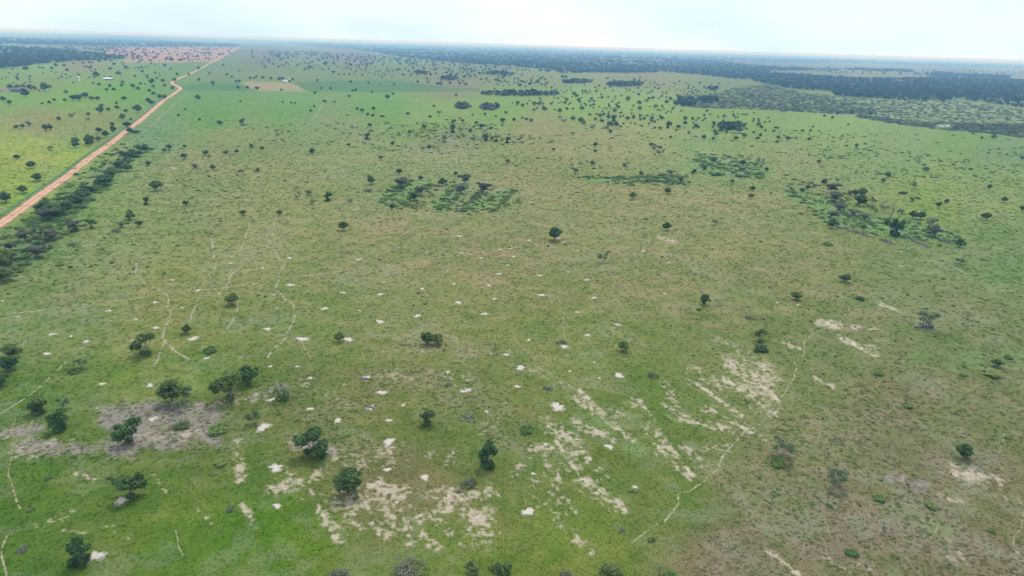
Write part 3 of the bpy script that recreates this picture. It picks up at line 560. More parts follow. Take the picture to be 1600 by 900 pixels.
# ------------------------------------------------------------------ trees: where they stand (4x enlarged photograph tiles: x, foot, crown width, look)
# look: D dense, O open, F flat grey, T tall, S sparse pale, L low shrub, K dark low shrub, G grey shrub, B leafless
TILES = {
 (0, 0): [(472,900,55),(560,900,70),(615,885,45),(663,858,50),(710,832,45),(620,830,45),(703,798,32,'T'),(795,798,55),(815,838,50),(850,832,50,'K'),(767,750,45),(818,757,20),(863,705,60),(788,707,35),(678,697,30),(630,712,55),
  (733,685,32),(730,655,25),(634,675,32),(285,817,48),(315,812,44),(180,790,35,'O'),(142,802,38),(102,806,36),(370,758,36),(449,745,42,'S'),(553,725,28,'O'),(550,748,28,'K'),(310,652,28),(340,635,25),(265,655,15),(407,637,28),(415,588,32),
  (460,630,50),(495,632,50),(535,615,48),(574,630,38),(612,628,30),(777,630,32),(20,635,40),(60,655,34),(160,608,62),(285,572,65),(190,566,46),(150,560,40),(110,558,40),(65,560,40),(220,566,30),(925,640,34),(945,655,38),(1000,620,40),(1030,624,40),(960,596,32),(935,578,28),
  (960,552,30),(950,528,44),(1030,545,26),(1018,515,28),(1080,562,28),(1092,512,38),(1108,474,26),(863,567,34),(832,550,32),(668,572,28),(712,570,28),(688,547,28),(760,545,24),(767,529,30),(620,539,26),(583,528,18),(602,484,48),
  (187,485,18),(420,450,26),(735,467,26),(750,468,24),(790,432,28),(713,412,26),(890,457,26),(845,484,20),(970,463,16),(1068,438,18),(1030,417,22),(866,432,18),(690,441,26),(270,432,18),(325,436,24),(350,418,26),(400,418,22),(1135,382,24),
  (1073,384,32),(940,387,26),(965,370,28),(830,377,15),(1045,372,24),(1240,627,40),(1505,641,14),(1518,785,44,'O'),(1374,783,36),(1247,757,16),(1157,692,12),(1115,730,12),(1488,559,34),(1548,558,26),(1335,537,32,'O'),(1243,509,24),(1475,517,22),(1495,517,22),
  (1420,475,22),(1450,487,18,'O'),(1310,466,18),(1242,438,28),(1395,415,18),(1180,474,22),(1498,449,15),(1565,497,22),(1590,495,20),(1180,360,20),(1235,362,22),(990,345,22),(915,352,26),(1060,340,22),(865,358,20),(1110,350,18),(1160,345,16),(890,335,18),(960,335,22),(1010,330,20),
  (170,440,26),(150,437,22),(110,470,14),(460,523,14),(365,497,14),(85,525,14),(158,525,14),(190,519,12),(485,465,12),(570,425,22),(595,440,16),(660,385,20),(620,392,24),(560,400,22),(520,402,20),(460,405,18),(560,430,14),(878,530,20),(905,530,14)],
 (400, 0): [(695,872,44,'T'),(712,795,32),(1050,808,40),(1230,830,44,'T'),(1235,780,40,'O'),(1435,880,44,'T'),(1572,895,36,'T'),(1475,872,22),(1410,806,56,'F'),(1380,780,30),(958,838,30),(1292,765,26),(1273,748,18),(1087,742,26,'O'),(1145,722,40,'S'),(1112,672,22),(950,724,28),
  (735,690,30),(730,735,28),(698,727,30),(664,705,32),(633,690,26),(572,723,22,'K'),(343,703,24),(364,672,15),(433,643,24),(418,640,13),(222,648,16),(246,652,16),(167,646,15),(491,643,13),(583,612,24),(820,622,34),(858,597,24),(725,583,18),(624,570,20),(605,576,20),
  (465,561,20),(408,558,16),(367,591,24),(160,571,20),(8,566,34),(383,511,20),(593,521,24),(702,525,18),(773,536,12),(862,536,18),(1011,521,24),(1075,521,20),(1135,536,26),(1155,536,26),(1212,529,24),(1273,531,24),(1313,538,22),(1490,563,18),(1185,463,18),(1090,473,22),(1070,500,20),
  (1432,723,24),(1560,713,24),(1353,726,18,'S'),(485,463,28),(519,471,16),(551,474,18),(583,471,16),(665,476,16),(740,469,13),(806,473,16),(851,481,13),(785,493,14),(334,433,30),(95,501,26),(45,496,30),(148,506,30),(170,500,24),(230,506,22),(5,486,18),(500,416,14),(434,413,36),
  (590,411,30),(650,409,15),(688,431,16),(795,413,15),(1250,603,22),(1190,750,26,'K'),(1500,735,18),(1540,770,40,'O'),(1470,812,26,'S'),(1340,830,30,'S'),(1180,880,34,'S'),(1360,890,34,'S'),(1500,890,28,'S'),(790,730,40,'K'),(212,519,22),(275,404,14),(205,412,12),(160,409,14),(58,430,12),(690,408,24),(720,408,22),
  (880,445,20),(935,436,14),(1400,470,22),(1440,500,20),(1500,510,24),(1520,520,26),(1330,470,20),(1370,480,18),(1250,480,24),(1220,470,20),(1300,490,22)],
 (800, 0): [(35,655,30),(66,670,30),(95,657,18),(140,665,40),(170,664,36),(245,658,22),(203,696,38),(137,696,22),(157,683,18),(330,655,28),(342,636,34),(385,600,36),(402,612,34),(417,640,32),(297,708,36),(380,689,20),(437,691,38),(485,727,24,'O'),(343,690,24,'S'),(522,755,26),(548,740,32,'O'),(557,766,26),
  (490,669,20),(508,666,24),(512,641,20),(497,627,26),(562,619,24),(545,676,15),(574,683,15),(606,673,22),(628,641,18),(645,609,16),(722,637,36,'T'),(668,651,20,'S'),(660,681,34),(643,706,34),(603,746,36),(635,760,40,'T'),(610,790,46),(650,792,40),(720,753,32),(742,773,26,'K'),(800,741,32,'O'),(825,753,28,'O'),(873,762,32,'T'),
  (932,751,34),(797,693,36),(793,656,36),(898,679,34),(855,626,26),(880,622,26),(683,606,16),(790,601,24),(925,813,32),(975,801,38,'T'),(1037,806,36),(1080,783,30),(1080,756,34),(1127,753,28),(1150,801,32),(1202,729,22),(1217,702,24,'O'),(1258,783,34),(1330,741,36,'S'),(1385,731,22),
  (1197,872,34),(1257,879,28),(1275,852,40),(1300,829,30),(1397,879,34),(1450,862,42),(1535,876,28),(1552,856,28),(1540,791,34),(1558,806,28),(990,866,20),(1103,838,22,'S'),(12,761,30),(65,746,20),(90,756,26),(120,766,32),(380,756,40),(430,770,44),(450,777,30),(300,749,36,'S'),(325,772,40,'S'),
  (160,526,32),(50,546,28),(175,501,20),(315,491,26),(335,492,26),(15,500,16),(70,520,20),(110,535,24),(440,578,22),(460,582,24),(527,580,22),(520,555,20),(545,545,20),(580,560,20),(735,570,18),(935,610,22),(965,650,30),(990,630,30),(1015,655,24),(760,745,22,'S'),(1165,748,20),(890,770,24),
  (60,890,26,'K'),(250,890,44,'G'),(500,815,40,'S'),(590,820,40,'S'),(615,835,30),(790,835,34,'G'),(380,835,34,'K'),(1310,790,36),(1345,795,44),(1390,808,46),(1420,828,46),(1440,800,40),(1300,805,36),(1365,812,40),(1400,790,40)],
 (1200, 0): [(35,830,24),(63,872,28),(121,877,36),(257,881,30),(212,826,22,'O'),(265,823,20,'O'),(280,799,14),(500,786,16),(1408,871,36),(1335,871,24),(150,862,24,'K'),(55,895,20),(90,712,40,'S'),(1280,838,26,'K'),(1500,875,24,'K'),(430,718,30),(350,735,24),(520,712,28),(640,725,30),(400,745,24)],
 (0, 225): [(38,367,82),(142,308,68),(235,234,70),(194,153,58),(104,96,42),(318,41,38,'O'),(474,24,52),(562,14,56),(1030,52,36),(1055,42,40,'O'),(1152,96,42,'O'),(1287,71,42),(1310,93,34,'S'),(1413,66,36),(1480,59,30,'S'),(1332,161,40),(1220,157,46,'F'),(928,138,42),(803,169,60),(1510,191,40,'S'),
  (978,292,84),(913,379,42,'T'),(1160,389,42),(1522,447,36),(1378,496,32,'S'),(818,477,62,'O'),(578,527,56,'O'),(725,548,60,'G'),(765,520,44,'F'),(468,546,84,'F'),(450,632,60,'G'),(235,712,100,'F'),(330,605,92,'F'),(260,585,120,'B'),(872,517,26),(1155,26,28),(1573,23,26),(795,500,26,'K'),
  (570,768,28,'L'),(375,760,40,'L'),(440,770,36,'L'),(645,662,22,'K'),(480,665,22,'K'),(680,692,24,'L')],
 (400, 225): [(37,40,36),(352,66,44),(783,101,42,'F'),(893,191,42),(1030,226,28),(1248,199,28),(1083,33,32),(1572,121,36),(710,223,38),(722,252,54),(450,357,56,'T'),(268,347,52,'S'),(326,321,38,'O'),(355,377,42,'S'),(356,406,20,'K'),(590,379,42,'S'),(543,542,60),(148,448,24),(13,176,32),(15,208,20,'K'),(850,409,26),
  (1165,262,62),(1280,310,100,'F'),(1310,250,90,'F'),(1420,310,110,'F'),(905,280,110,'F'),(1030,315,76,'F'),(985,355,70),(1255,352,50,'S'),(700,300,70,'G'),(1330,440,30,'K'),(580,18,30),(852,10,34)],
 (800, 225): [(265,605,84),(965,541,50),(835,471,36,'L'),(1265,506,46,'S'),(568,742,70,'S'),(752,347,54),(970,311,46),(395,186,44,'O'),(500,133,36),(512,156,34,'K'),(703,146,36),(805,197,36),(520,56,22),(260,46,18),(890,50,50,'S'),(925,76,60,'S'),(925,35,30),(868,18,36),(520,16,36),(1200,161,44),(1258,117,44),(1280,196,80,'L'),
  (1440,136,44),(1445,171,32),(1450,222,70,'B'),(1550,212,60,'L'),(1520,152,44,'S'),(1490,341,44),(1503,292,40),(1375,247,24),(990,196,60,'F'),(1055,238,60,'F'),(1140,180,30),(1590,170,30),(1185,110,40,'B'),(1300,150,50,'L'),(1400,140,50,'L'),(1420,205,60,'L')],
 (1200, 225): [(480,864,62),(1195,647,60),(1197,756,56,'S'),(395,527,72),(598,532,36),(795,572,80,'T'),(605,476,72,'F'),(410,466,84,'F'),(905,468,60),(950,472,70),(1015,512,80,'F'),(585,334,70),(545,326,50),(510,320,40),(350,256,46),(400,305,104,'F'),(210,302,40),(245,287,36),(150,328,60,'L'),(415,365,90,'F'),
  (440,422,80,'F'),(575,388,80),(710,415,92,'B'),(760,466,130,'B'),(1030,582,80,'F'),(1000,562,90,'S'),(1360,477,56),(897,362,34,'O'),(1062,397,46),(1115,372,24),(718,241,34),(745,212,46),(985,173,42),(1472,363,42),(1383,283,34),(1585,417,30),(316,124,34),(552,21,32),(1583,101,32),
  (905,280,60,'S'),(845,312,60,'K'),(210,437,40,'L'),(375,632,56,'L'),(935,342,40,'K'),(530,450,50,'F'),(660,440,60,'S'),(650,380,60,'S'),(830,440,50,'S'),(480,440,60,'G'),(500,460,50,'B'),(1340,725,40,'L'),(1095,845,30,'L'),(740,505,30),(660,515,30,'K'),(740,610,50,'G')],
 (0, 450): [(1450,104,84),(1170,287,60),(905,420,140,'O'),(515,505,80,'S'),(470,525,70,'K'),(75,437,100),(45,522,110),(15,612,90),(240,782,104,'T'),(370,892,110,'T'),(395,762,76,'S'),(1070,722,165,'D'),(1160,712,110,'S'),(1430,702,175,'O'),(1550,602,125,'D'),(1140,872,90,'K'),(1130,775,80,'S'),
  (1585,852,100,'S'),(1360,893,110,'L'),(1310,400,80,'L')],
 (400, 450): [(525,337,60,'D'),(540,300,70,'B'),(1070,352,80,'D'),(1135,350,74,'D'),(160,702,110,'S'),(165,690,90,'L'),(1070,858,92,'T'),(3,522,36,'D'),(1200,610,50,'G')],
 (800, 450): [(697,392,64,'D'),(590,380,70,'B'),(315,345,64,'G'),(875,552,70,'G'),(1205,102,60,'O'),(1165,137,32,'K'),(1550,335,84,'O'),(1555,392,92,'K'),(1480,190,60,'G'),(85,895,90,'L')],
 (1200, 450): [(170,72,66,'D'),(975,252,110,'S'),(1430,492,60),(1400,552,90,'L'),(695,542,70,'L'),(575,74,56,'K'),(880,745,60,'L'),(810,470,40,'L'),(1220,550,44,'L'),(1500,440,50,'L')],
 (0, 675): [(810,412,165,'O'),(500,825,150,'T'),(800,72,150,'O'),(720,275,90,'L'),(150,735,60,'G'),(1380,195,80,'L'),(1440,490,60,'G'),(1355,18,50,'L')],
 (400, 675): [(365,148,180,'O'),(580,392,175,'D'),(1445,212,125,'T'),(1345,915,90,'O'),(1520,925,110,'O'),(1340,335,110,'G'),(950,890,200,'G'),(520,915,170,'G')],
 (800, 675): [(600,930,140,'D'),(925,895,130,'B'),(990,910,80,'L'),(870,678,46,'K'),(760,370,50,'L'),(330,905,90,'G')],
 (1200, 675): [(1218,165,100,'D'),(430,345,150,'S'),(95,165,160,'S'),(60,205,100,'L'),(880,375,110,'B'),(380,465,40,'K'),(1020,470,70,'L'),(690,420,80,'L'),(1400,625,50,'L'),(520,760,80,'L')],
}
STYLE = {'D': 'dense', 'O': 'open', 'F': 'flat', 'T': 'tall', 'S': 'sparse', 'L': 'shrub', 'K': 'darkshrub', 'G': 'greyshrub'}
HFAC = {'D': .86, 'O': .95, 'F': .80, 'T': 1.12, 'S': 1.0, 'L': .58, 'K': .70, 'G': .65, 'B': 1.0}     # height : width of the whole plant, relative to its model
items = []
for (tx, ty), lst in TILES.items():
    for e in lst:
        look = e[3] if len(e) > 3 else 'D'
        items.append([tx+e[0]/4, ty+e[1]/4, e[2]/4, look])
trees = [e for e in items if e[3] in 'DOFTS']; shrubs = [e for e in items if e[3] in 'LKG']; deads = [e for e in items if e[3] == 'B']
trees.sort(key=lambda e: -e[2])
far_trees = trees[290:]; trees = trees[:290]

LANDMARKS = [('the kink of the red road', 279, 136), ('the long white shed', 168, 123), ('the slim white water tower', 124, 123), ('the red-roofed farm', 32, 142), ('the brown field tank', 452, 126),
 ('the red bare field', 275, 90), ('the near road end', 8, 340), ('the hedge belt', 140, 275), ('the hedge top end', 228, 232), ('the red road halfway up', 205, 198), ('the biggest white sand patch', 872, 636),
 ('the bare grey soil patch', 240, 665), ('the winding pale path', 1245, 575), ('the two-row green thicket', 1008, 282), ('the diagonal shrub rows', 700, 305), ('the copse with log rows', 1345, 330), ('the forked pale path', 258, 530),
 ('the centre-left winding path', 450, 490), ('the straight broken track', 640, 409), ('the wide strewn bare soil', 640, 810), ('the lower right corner', 1560, 870), ('the lower left corner', 40, 870), ('the right edge halfway down', 1580, 440),
 ('the dark round grove', 1372, 200), ('the long dark grove', 815, 146), ('the oval grove', 975, 131), ('the pair of grey groves', 745, 165), ('the dark scrub wood', 1090, 160), ('the white ponds', 1472, 196), ('the far dark field', 560, 134),
 ('the far field line', 497, 172), ('the white cattle', 645, 158), ('the charred log heap', 858, 605), ('the bright green strip', 1480, 290), ('the left far wood', 60, 92), ('the far plain middle', 560, 105),
 ('the green clearing', 960, 165), ('the shrubby band', 640, 205), ('the smaller oval grove', 902, 128), ('the small sandy scrape', 1340, 535), ('the left edge halfway down', 20, 480)]
ORD = ['nearest', 'second nearest', 'third nearest', 'fourth nearest', 'fifth nearest', 'sixth nearest', 'seventh nearest', 'eighth nearest', 'ninth nearest', 'tenth nearest']+['%dth nearest' % i for i in range(11, 60)]
def label_all(lst, word):
    """a label for each plant: look, side and rank by the nearest thing one can find"""
    slots = {}
    for k, e in enumerate(lst):
        bx, by = e[0], e[1]
        lm = min(LANDMARKS, key=lambda m: math.hypot(m[1]-bx, (m[2]-by)*1.6)); dx, dy = bx-lm[1], by-lm[2]
        side = ('right of' if dx > 0 else 'left of') if abs(dx) > abs(dy)*1.6 else ('in front of' if dy > 0 else 'behind')
        slots.setdefault((word(e), side, lm[0]), []).append((math.hypot(dx, dy), k))
    out = [None]*len(lst)
    for (w, side, nm), q in slots.items():
        q.sort()
        for r, (d, k) in enumerate(q): out[k] = '%s %s %s' % (w, side, nm) + ((', %s' % ORD[r]) if len(q) > 1 else '')
    return out
WORD = {'D': 'dense dark round tree', 'O': 'open dark tree', 'F': 'flat-topped greyish tree', 'T': 'tall narrow tree', 'S': 'sparse pale tree', 'L': 'low green shrub', 'K': 'low dark shrub', 'G': 'low greyish shrub', 'B': 'leafless grey tree'}
rnd = random.Random(5)
def put_plant(name, e, label, cat, group):
    x, y, depth = at(e[0], e[1]); w = e[2]*depth/FPX; look = e[3]
    far = depth > 900 and look in 'DOT'
    pool = PROTO['fardense'] if far and look != 'O' else PROTO['faropen'] if far else PROTO[STYLE[look]]
    tr, cr = rnd.choice(pool)
    s = w/5.4*(1.18 if depth < 330 else 1.0); hz = s*HFAC[look]*rnd.uniform(.88, 1.12)
    root = link(name, None, None, (x, y, 0), rnd.uniform(0, 6.28), (s*rnd.uniform(.93, 1.07), s*rnd.uniform(.93, 1.07), hz))
    tag(root, label, cat, group); link('trunk' if look in 'DOFTS' else 'stem', tr, root); link('crown' if look in 'DOFTS' else 'foliage', cr, root)
    return root
for e, lb in zip(trees, label_all(trees, lambda e: WORD[e[3]])): put_plant('savanna_tree', e, lb, 'tree', 'trees scattered over the savanna')
# shrubs of the thickets and of the strip between road and hedge
def rows(a, b, n, w, jx, jy, look, rg, tail=''):
    return [[a[0]+(b[0]-a[0])*t+rg.normal()*jx, a[1]+(b[1]-a[1])*t+rg.normal()*jy, w*(.75+.5*rg.rand()), look, nth(i)+tail] for i, t in enumerate((np.arange(n)+.5)/n)]
NTH = ['first', 'second', 'third', 'fourth', 'fifth', 'sixth', 'seventh', 'eighth', 'ninth', 'tenth', 'eleventh', 'twelfth']
def nth(i): return NTH[i] if i < 12 else '%d%s' % (i+1, {1: 'st', 2: 'nd', 3: 'rd'}.get((i+1) % 10 if (i+1) % 100 not in (11, 12, 13) else 0, 'th'))
rg = np.random.RandomState(11); thick = []
for r_, (a, b, n, w) in enumerate( [((592,318),(640,287),13,11),((640,322),(622,314),5,12),((648,326),(632,316),4,11),((680,330),(712,292),12,11),((722,332),(750,297),11,11),((770,331),(806,296),11,11),((764,312),(772,305),3,12),((640,305),(668,296),6,11),((612,295),(642,283),7,12),((655,296),(690,286),7,11),((606,300),(630,290),6,10)]):
    thick += rows(a, b, n, w, 2.0, 1.2, 'L', rg, ' from the near end of diagonal row '+['one','two','three','four','five','six','seven','eight','nine','ten','eleven'][r_])
thick2 = []
for r_, (a, b, n, w) in enumerate([((955,278),(1065,276),18,10),((972,286),(1070,282),16,10),((1020,290),(1075,287),8,8),((905,278),(950,278),6,8),((975,280),(1040,276),8,9)]): thick2 += rows(a, b, n, w, 2.0, .9, 'L', rg, ' from left in the '+['back row', 'front row', 'right front end', 'thin left tail', 'middle gap'][r_]+' of the two-row thicket')
copse = []
for r_, (a, b, n, w) in enumerate([((1268,330),(1300,352),9,9),((1230,296),(1262,318),8,8),((1290,305),(1330,330),8,11),((1440,360),(1500,380),9,8),((1330,345),(1400,362),8,8),((1085,255),(1190,275),16,11),((1230,275),(1290,300),7,9)]): copse += rows(a, b, n, w, 3.0, 2.5, 'L', rg, ' from left '+['along the left edge of the copse', 'at the upper left of the copse', 'inside the copse', 'at the right end of the copse', 'along the front of the copse', 'in the scrub behind the copse', 'at the top of the copse'][r_])
strip = []
for r_, (a, b, n, w) in enumerate([((190,225),(60,330),20,9),((60,330),(5,375),9,11),((140,280),(20,380),14,13),((110,330),(20,420),12,16),((80,375),(10,440),9,14),((130,345),(60,400),7,13)]): strip += rows(a, b, n, w, 5, 3.5, 'L', rg, ' from the top '+['along the right road edge', 'along the road near the left edge', 'between road and hedge', 'on the plain side of the hedge end', 'at the left edge below the hedge', 'right of the hedge foot'][r_])
for lst, lb, grp in ((thick, 'low green shrub in the diagonal shrub rows', 'shrubs of the diagonal rows'), (thick2, 'low green shrub in the two-row thicket', 'shrubs of the two-row thicket'),
                     (copse, 'low green shrub among the copse with log rows', 'undergrowth of the copse'), (strip, 'low shrub between the red road and the plain', 'shrubs beside the red road')):
    for e in lst:
        if rnd.random() < .15: e[3] = 'K'
        put_plant('thicket_shrub', e, ('low dark shrub, ' if e[3] == 'K' else 'low green shrub, ')+e[4], 'shrub', grp)
for e, lb in zip(shrubs, label_all(shrubs, lambda e: WORD[e[3]])): put_plant('shrub', e, lb, 'shrub', 'single shrubs on the plain')
for i, (e, lb) in enumerate(zip(deads, label_all(deads, lambda e: WORD['B']))):
    x, y, depth = at(e[0], e[1]); s = e[2]*depth/FPX/5.0
    tag(link('dead_tree', BARE_TREES[i % 4], None, (x, y, 0), rnd.uniform(0, 6.28), (s, s, s*.85)), lb, 'tree', 'leafless trees')
# the belt of trees on the plain side of the road
HEDGE = [(232,229),(220,233),(207,240),(190,257),(175,270),(160,282),(145,297),(130,310),(112,322),(97,332),(75,335)]
HP = np.array(HEDGE, float); hs = np.concatenate([[0], np.cumsum(np.hypot(*np.diff(HP, axis=0).T))])
for i in range(150):
    t = (i+.5)/150*hs[-1]; k = min(np.searchsorted(hs, t, 'right')-1, len(HP)-2); p = HP[k]+(HP[k+1]-HP[k])*((t-hs[k])/(hs[k+1]-hs[k]))
    w = (9+8*(p[1]-229)/105)
    e = [p[0]+rnd.gauss(0, w*.45), p[1]+rnd.gauss(0, w*.22)+3, w*rnd.uniform(.85, 1.35), rnd.choice('DDLLLLOK')]
    o = put_plant('hedge_tree', e, '%s of the roadside hedge belt, %s from its top end' % ({'D': 'dense dark tree', 'K': 'low dark tree', 'L': 'low green tree', 'O': 'open dark tree'}[e[3]], nth(i)), 'tree', 'trees of the hedge belt'); o.scale.z *= rnd.uniform(.75, 1.0)
for hk, e in enumerate([(18,392,20,'F'),(12,412,24,'D'),(22,425,22,'K'),(5,440,26,'D'),(40,378,22,'F'),(60,372,20,'S'),(30,405,20,'L'),(8,398,18,'K'),(70,345,24,'F'),(52,350,18,'L'),(85,340,24,'D'),(2,420,24,'D')]):
    put_plant('hedge_tree', list(e), 'scrubby %s at the near hedge end, %s' % ({'D': 'dense tree', 'K': 'low dark tree', 'L': 'low green tree', 'F': 'flat grey tree', 'S': 'sparse tree'}[e[3]], ['left of the path', 'below the path', 'second lowest', 'lowest', 'beside the pale track', 'right of the pale track', 'in the middle', 'highest at the edge', 'topmost', 'upper left', 'upper right', 'at the very edge'][hk]), 'tree', 'trees at the near end of the hedge')

# ------------------------------------------------------------------ masses: woods, groves, specks of shrubs, grass tufts
def joined_proto(name, style, seed, n, size, leaf, bark='bark'):
    mb, v, f, t = make_proto(seed, style, n, size)
    nv = len(mb.v); me = bpy.data.meshes.new(name)
    me.from_pydata([tuple(p) for p in mb.v]+[tuple(p) for p in v], [], list(mb.f)+[tuple(int(i)+nv for i in q) for q in f])
    me.materials.append(M[bark]); me.materials.append(M[leaf])
    mi = np.zeros(len(me.polygons), np.int32); mi[len(mb.f):] = 1; me.polygons.foreach_set('material_index', mi)
    a = me.attributes.new('tone', 'FLOAT', 'POINT'); a.data.foreach_set('value', np.concatenate([np.zeros(nv), t]).astype(np.float32))
    return me
def scatter(name, P, S, rot, pid, meshes, label, cat, tint=None):
    n = len(P); me = bpy.data.meshes.new(name); me.vertices.add(n); me.vertices.foreach_set('co', np.asarray(P, np.float32).ravel())
    for nm, arr in (('scl', S), ('rot', np.stack([np.zeros(n), np.zeros(n), rot], -1))):
        a = me.attributes.new(nm, 'FLOAT_VECTOR', 'POINT'); a.data.foreach_set('vector', np.asarray(arr, np.float32).ravel())
    a = me.attributes.new('pid', 'INT', 'POINT'); a.data.foreach_set('value', np.asarray(pid, np.int32))
    if tint is not None:
        a = me.attributes.new('tint', 'FLOAT_COLOR', 'POINT'); b = np.ones((n, 4), np.float32); b[:, :3] = tint; a.data.foreach_set('color', b.ravel())
    o = link(name, me); tag(o, label, cat, kind='stuff')
    col = bpy.data.collections.new(name+'_models')
    for i, m in enumerate(meshes): col.objects.link(bpy.data.objects.new('%s_model_%02d' % (name, i), m))
    ng = bpy.data.node_groups.new(name+'_scatter', 'GeometryNodeTree')
    ng.interface.new_socket('Geometry', in_out='INPUT', socket_type='NodeSocketGeometry'); ng.interface.new_socket('Geometry', in_out='OUTPUT', socket_type='NodeSocketGeometry')
    N, L = ng.nodes, ng.links; gi = N.new('NodeGroupInput'); go = N.new('NodeGroupOutput')
    ci = N.new('GeometryNodeCollectionInfo'); ci.inputs['Collection'].default_value = col; ci.inputs['Separate Children'].default_value = True; ci.inputs['Reset Children'].default_value = True
    ip = N.new('GeometryNodeInstanceOnPoints'); ip.inputs['Pick Instance'].default_value = True
    def named(nm, ty):
        q = N.new('GeometryNodeInputNamedAttribute'); q.data_type = ty; q.inputs['Name'].default_value = nm; return next(s for s in q.outputs if s.name == 'Attribute' and s.enabled)
    L.new(gi.outputs[0], ip.inputs['Points']); L.new(ci.outputs[0], ip.inputs['Instance'])
    L.new(named('scl', 'FLOAT_VECTOR'), ip.inputs['Scale']); L.new(named('rot', 'FLOAT_VECTOR'), ip.inputs['Rotation']); L.new(named('pid', 'INT'), ip.inputs['Instance Index'])
    L.new(ip.outputs[0], go.inputs[0]); md = o.modifiers.new('scatter', 'NODES'); md.node_group = ng
    return o
def sample_poly(poly, n, rg):
    P = np.array(poly); lo, hi = P.min(0), P.max(0); out = np.zeros((0, 2))
    while len(out) < n:
        q = lo+rg.rand(n*2, 2)*(hi-lo); out = np.vstack([out, q[in_poly(q[:, 0], q[:, 1], poly)]])
    return out[:n]
WOODM = [joined_proto('wood_crown', 'dense', 500+i, 150, .85, 'leaf_wood') for i in range(4)]+[joined_proto('wood_crown', 'flat', 510, 130, .8, 'leaf_grey')]
SCRUBM = [joined_proto('scrub_clump', 'shrub', 520+i, 110, .7, 'leaf_wood' if i == 1 else 'leaf_grey' if i < 3 else 'leaf_pale') for i in range(4)]
def mass(name, q, wpx, zfac, meshes, label, cat, rg, wmin=3.0, wmax=26.0, zmax=9.0):
    q = q[~((np.abs(q[:, 0]-1473) < 14) & (q[:, 1] > 193.5) & (q[:, 1] < 202))]            # keep the ponds clear
    x, y, t = ground(q[:, 0], q[:, 1]); w = np.clip(wpx*t/FPX, wmin, wmax)*(.7+.6*rg.rand(len(q)))
    s = w/5.4; z = np.minimum(s*zfac, zmax/5.5)*(.8+.4*rg.rand(len(q)))
    return scatter(name, np.stack([x, y, np.zeros_like(x)], -1), np.stack([s, s, z], -1), rg.rand(len(q))*6.28, rg.randint(0, len(meshes), len(q)), meshes, label, cat)
rg = np.random.RandomState(77)
for key, n, wpx, lb in (('left', 13000, 5, 'dark wood at the far left below the horizon'), ('left_far', 4600, 5, 'hazy blue woodland along the left horizon'), ('middle', 9000, 5, 'broad hazy dark woodland across the middle distance'),
                        ('right', 12500, 6, 'dark dense wood at the far right'), ('right_far', 1800, 5, 'thin hazy woodland below the right horizon'), ('strip', 300, 5, 'narrow dark strip of trees in the right distance'), ('strip_far', 500, 5, 'second narrow strip of trees near the right edge')):
    q = sample_poly(WOODS[key], n, rg); x, y, t = ground(q[:, 0], q[:, 1])
    gap = vnoise(x/2.5, y, 260, 131, 4); q = q[(gap < (.62 if key == 'left' else .545)) | (rg.rand(len(q)) < .25)]
    mass('woodland', q, wpx, .9, WOODM, lb, 'woodland', rg)
for i, (poly, n) in enumerate(zip(SCRUB, (1500, 1000))):
    mass('scrubland', sample_poly(poly, n, rg), 6.0, .75, SCRUBM, ['grey-green scrub wood right of the middle distance', 'grey scrub around the white ponds'][i], 'scrub', rg, wmax=10, zmax=4)
mass('scrubland', sample_poly(MOTTLE, 1500, rg), 5.0, .5, SCRUBM, 'open speckled scrub on tan ground at the far right', 'scrub', rg, wmax=8, zmax=3)
# groves that stand as islands in the pastures: (x0, x1, y0, y1, trees, label)
GROVES = [(747,878,142,151,190,'long dark grove in the middle distance'),(876,926,125,131,70,'small oval dark grove between two larger groves'),(946,1006,127,136.5,110,'oval dark grove on bright green pasture'),
 (709,736,158,172,60,'left one of two grey-green groves'),(748,782,161,173.5,70,'right one of two grey-green groves'),(689,716,119,126,40,'small grove left of the long dark grove'),(645,665,111.5,115.5,25,'tiny grove near the middle of the far plain'),
 (1118,1166,190,206,90,'dark round grove in the right pasture'),(1052,1090,150,170,70,'dark outermost clump of the scrub wood'),(1090,1125,152,162,50,'dark clump beside the scrub wood'),(755,805,111,118,60,'dark grove at the foot of the far woodland'),
 (848,930,107,115,90,'long dark edge grove below the far woodland'),(1232,1250,103,106,20,'tiny dark grove on the far right pasture'),(1280,1316,106,110.5,40,'flat dark grove on the far right pasture'),(312,337,81,83.5,14,'thin dark row of trees on the red field'),(1105,1122,136,142,20,'small grove before the right wood')]
for x0, x1, y0, y1, n, lb in GROVES:
    a = rg.rand(n)*6.28; r = np.sqrt(rg.rand(n)); q = np.stack([(x0+x1)/2+(x1-x0)/2*.92*r*np.cos(a), (y0+y1)/2+1.5+(y1-y0)/2*.62*r*np.sin(a)], -1)
    mass('grove', q, 6.0, .95, WOODM if 'grey' not in lb else WOODM[3:]+SCRUBM[:1], lb, 'grove', rg, wmin=5, wmax=9)
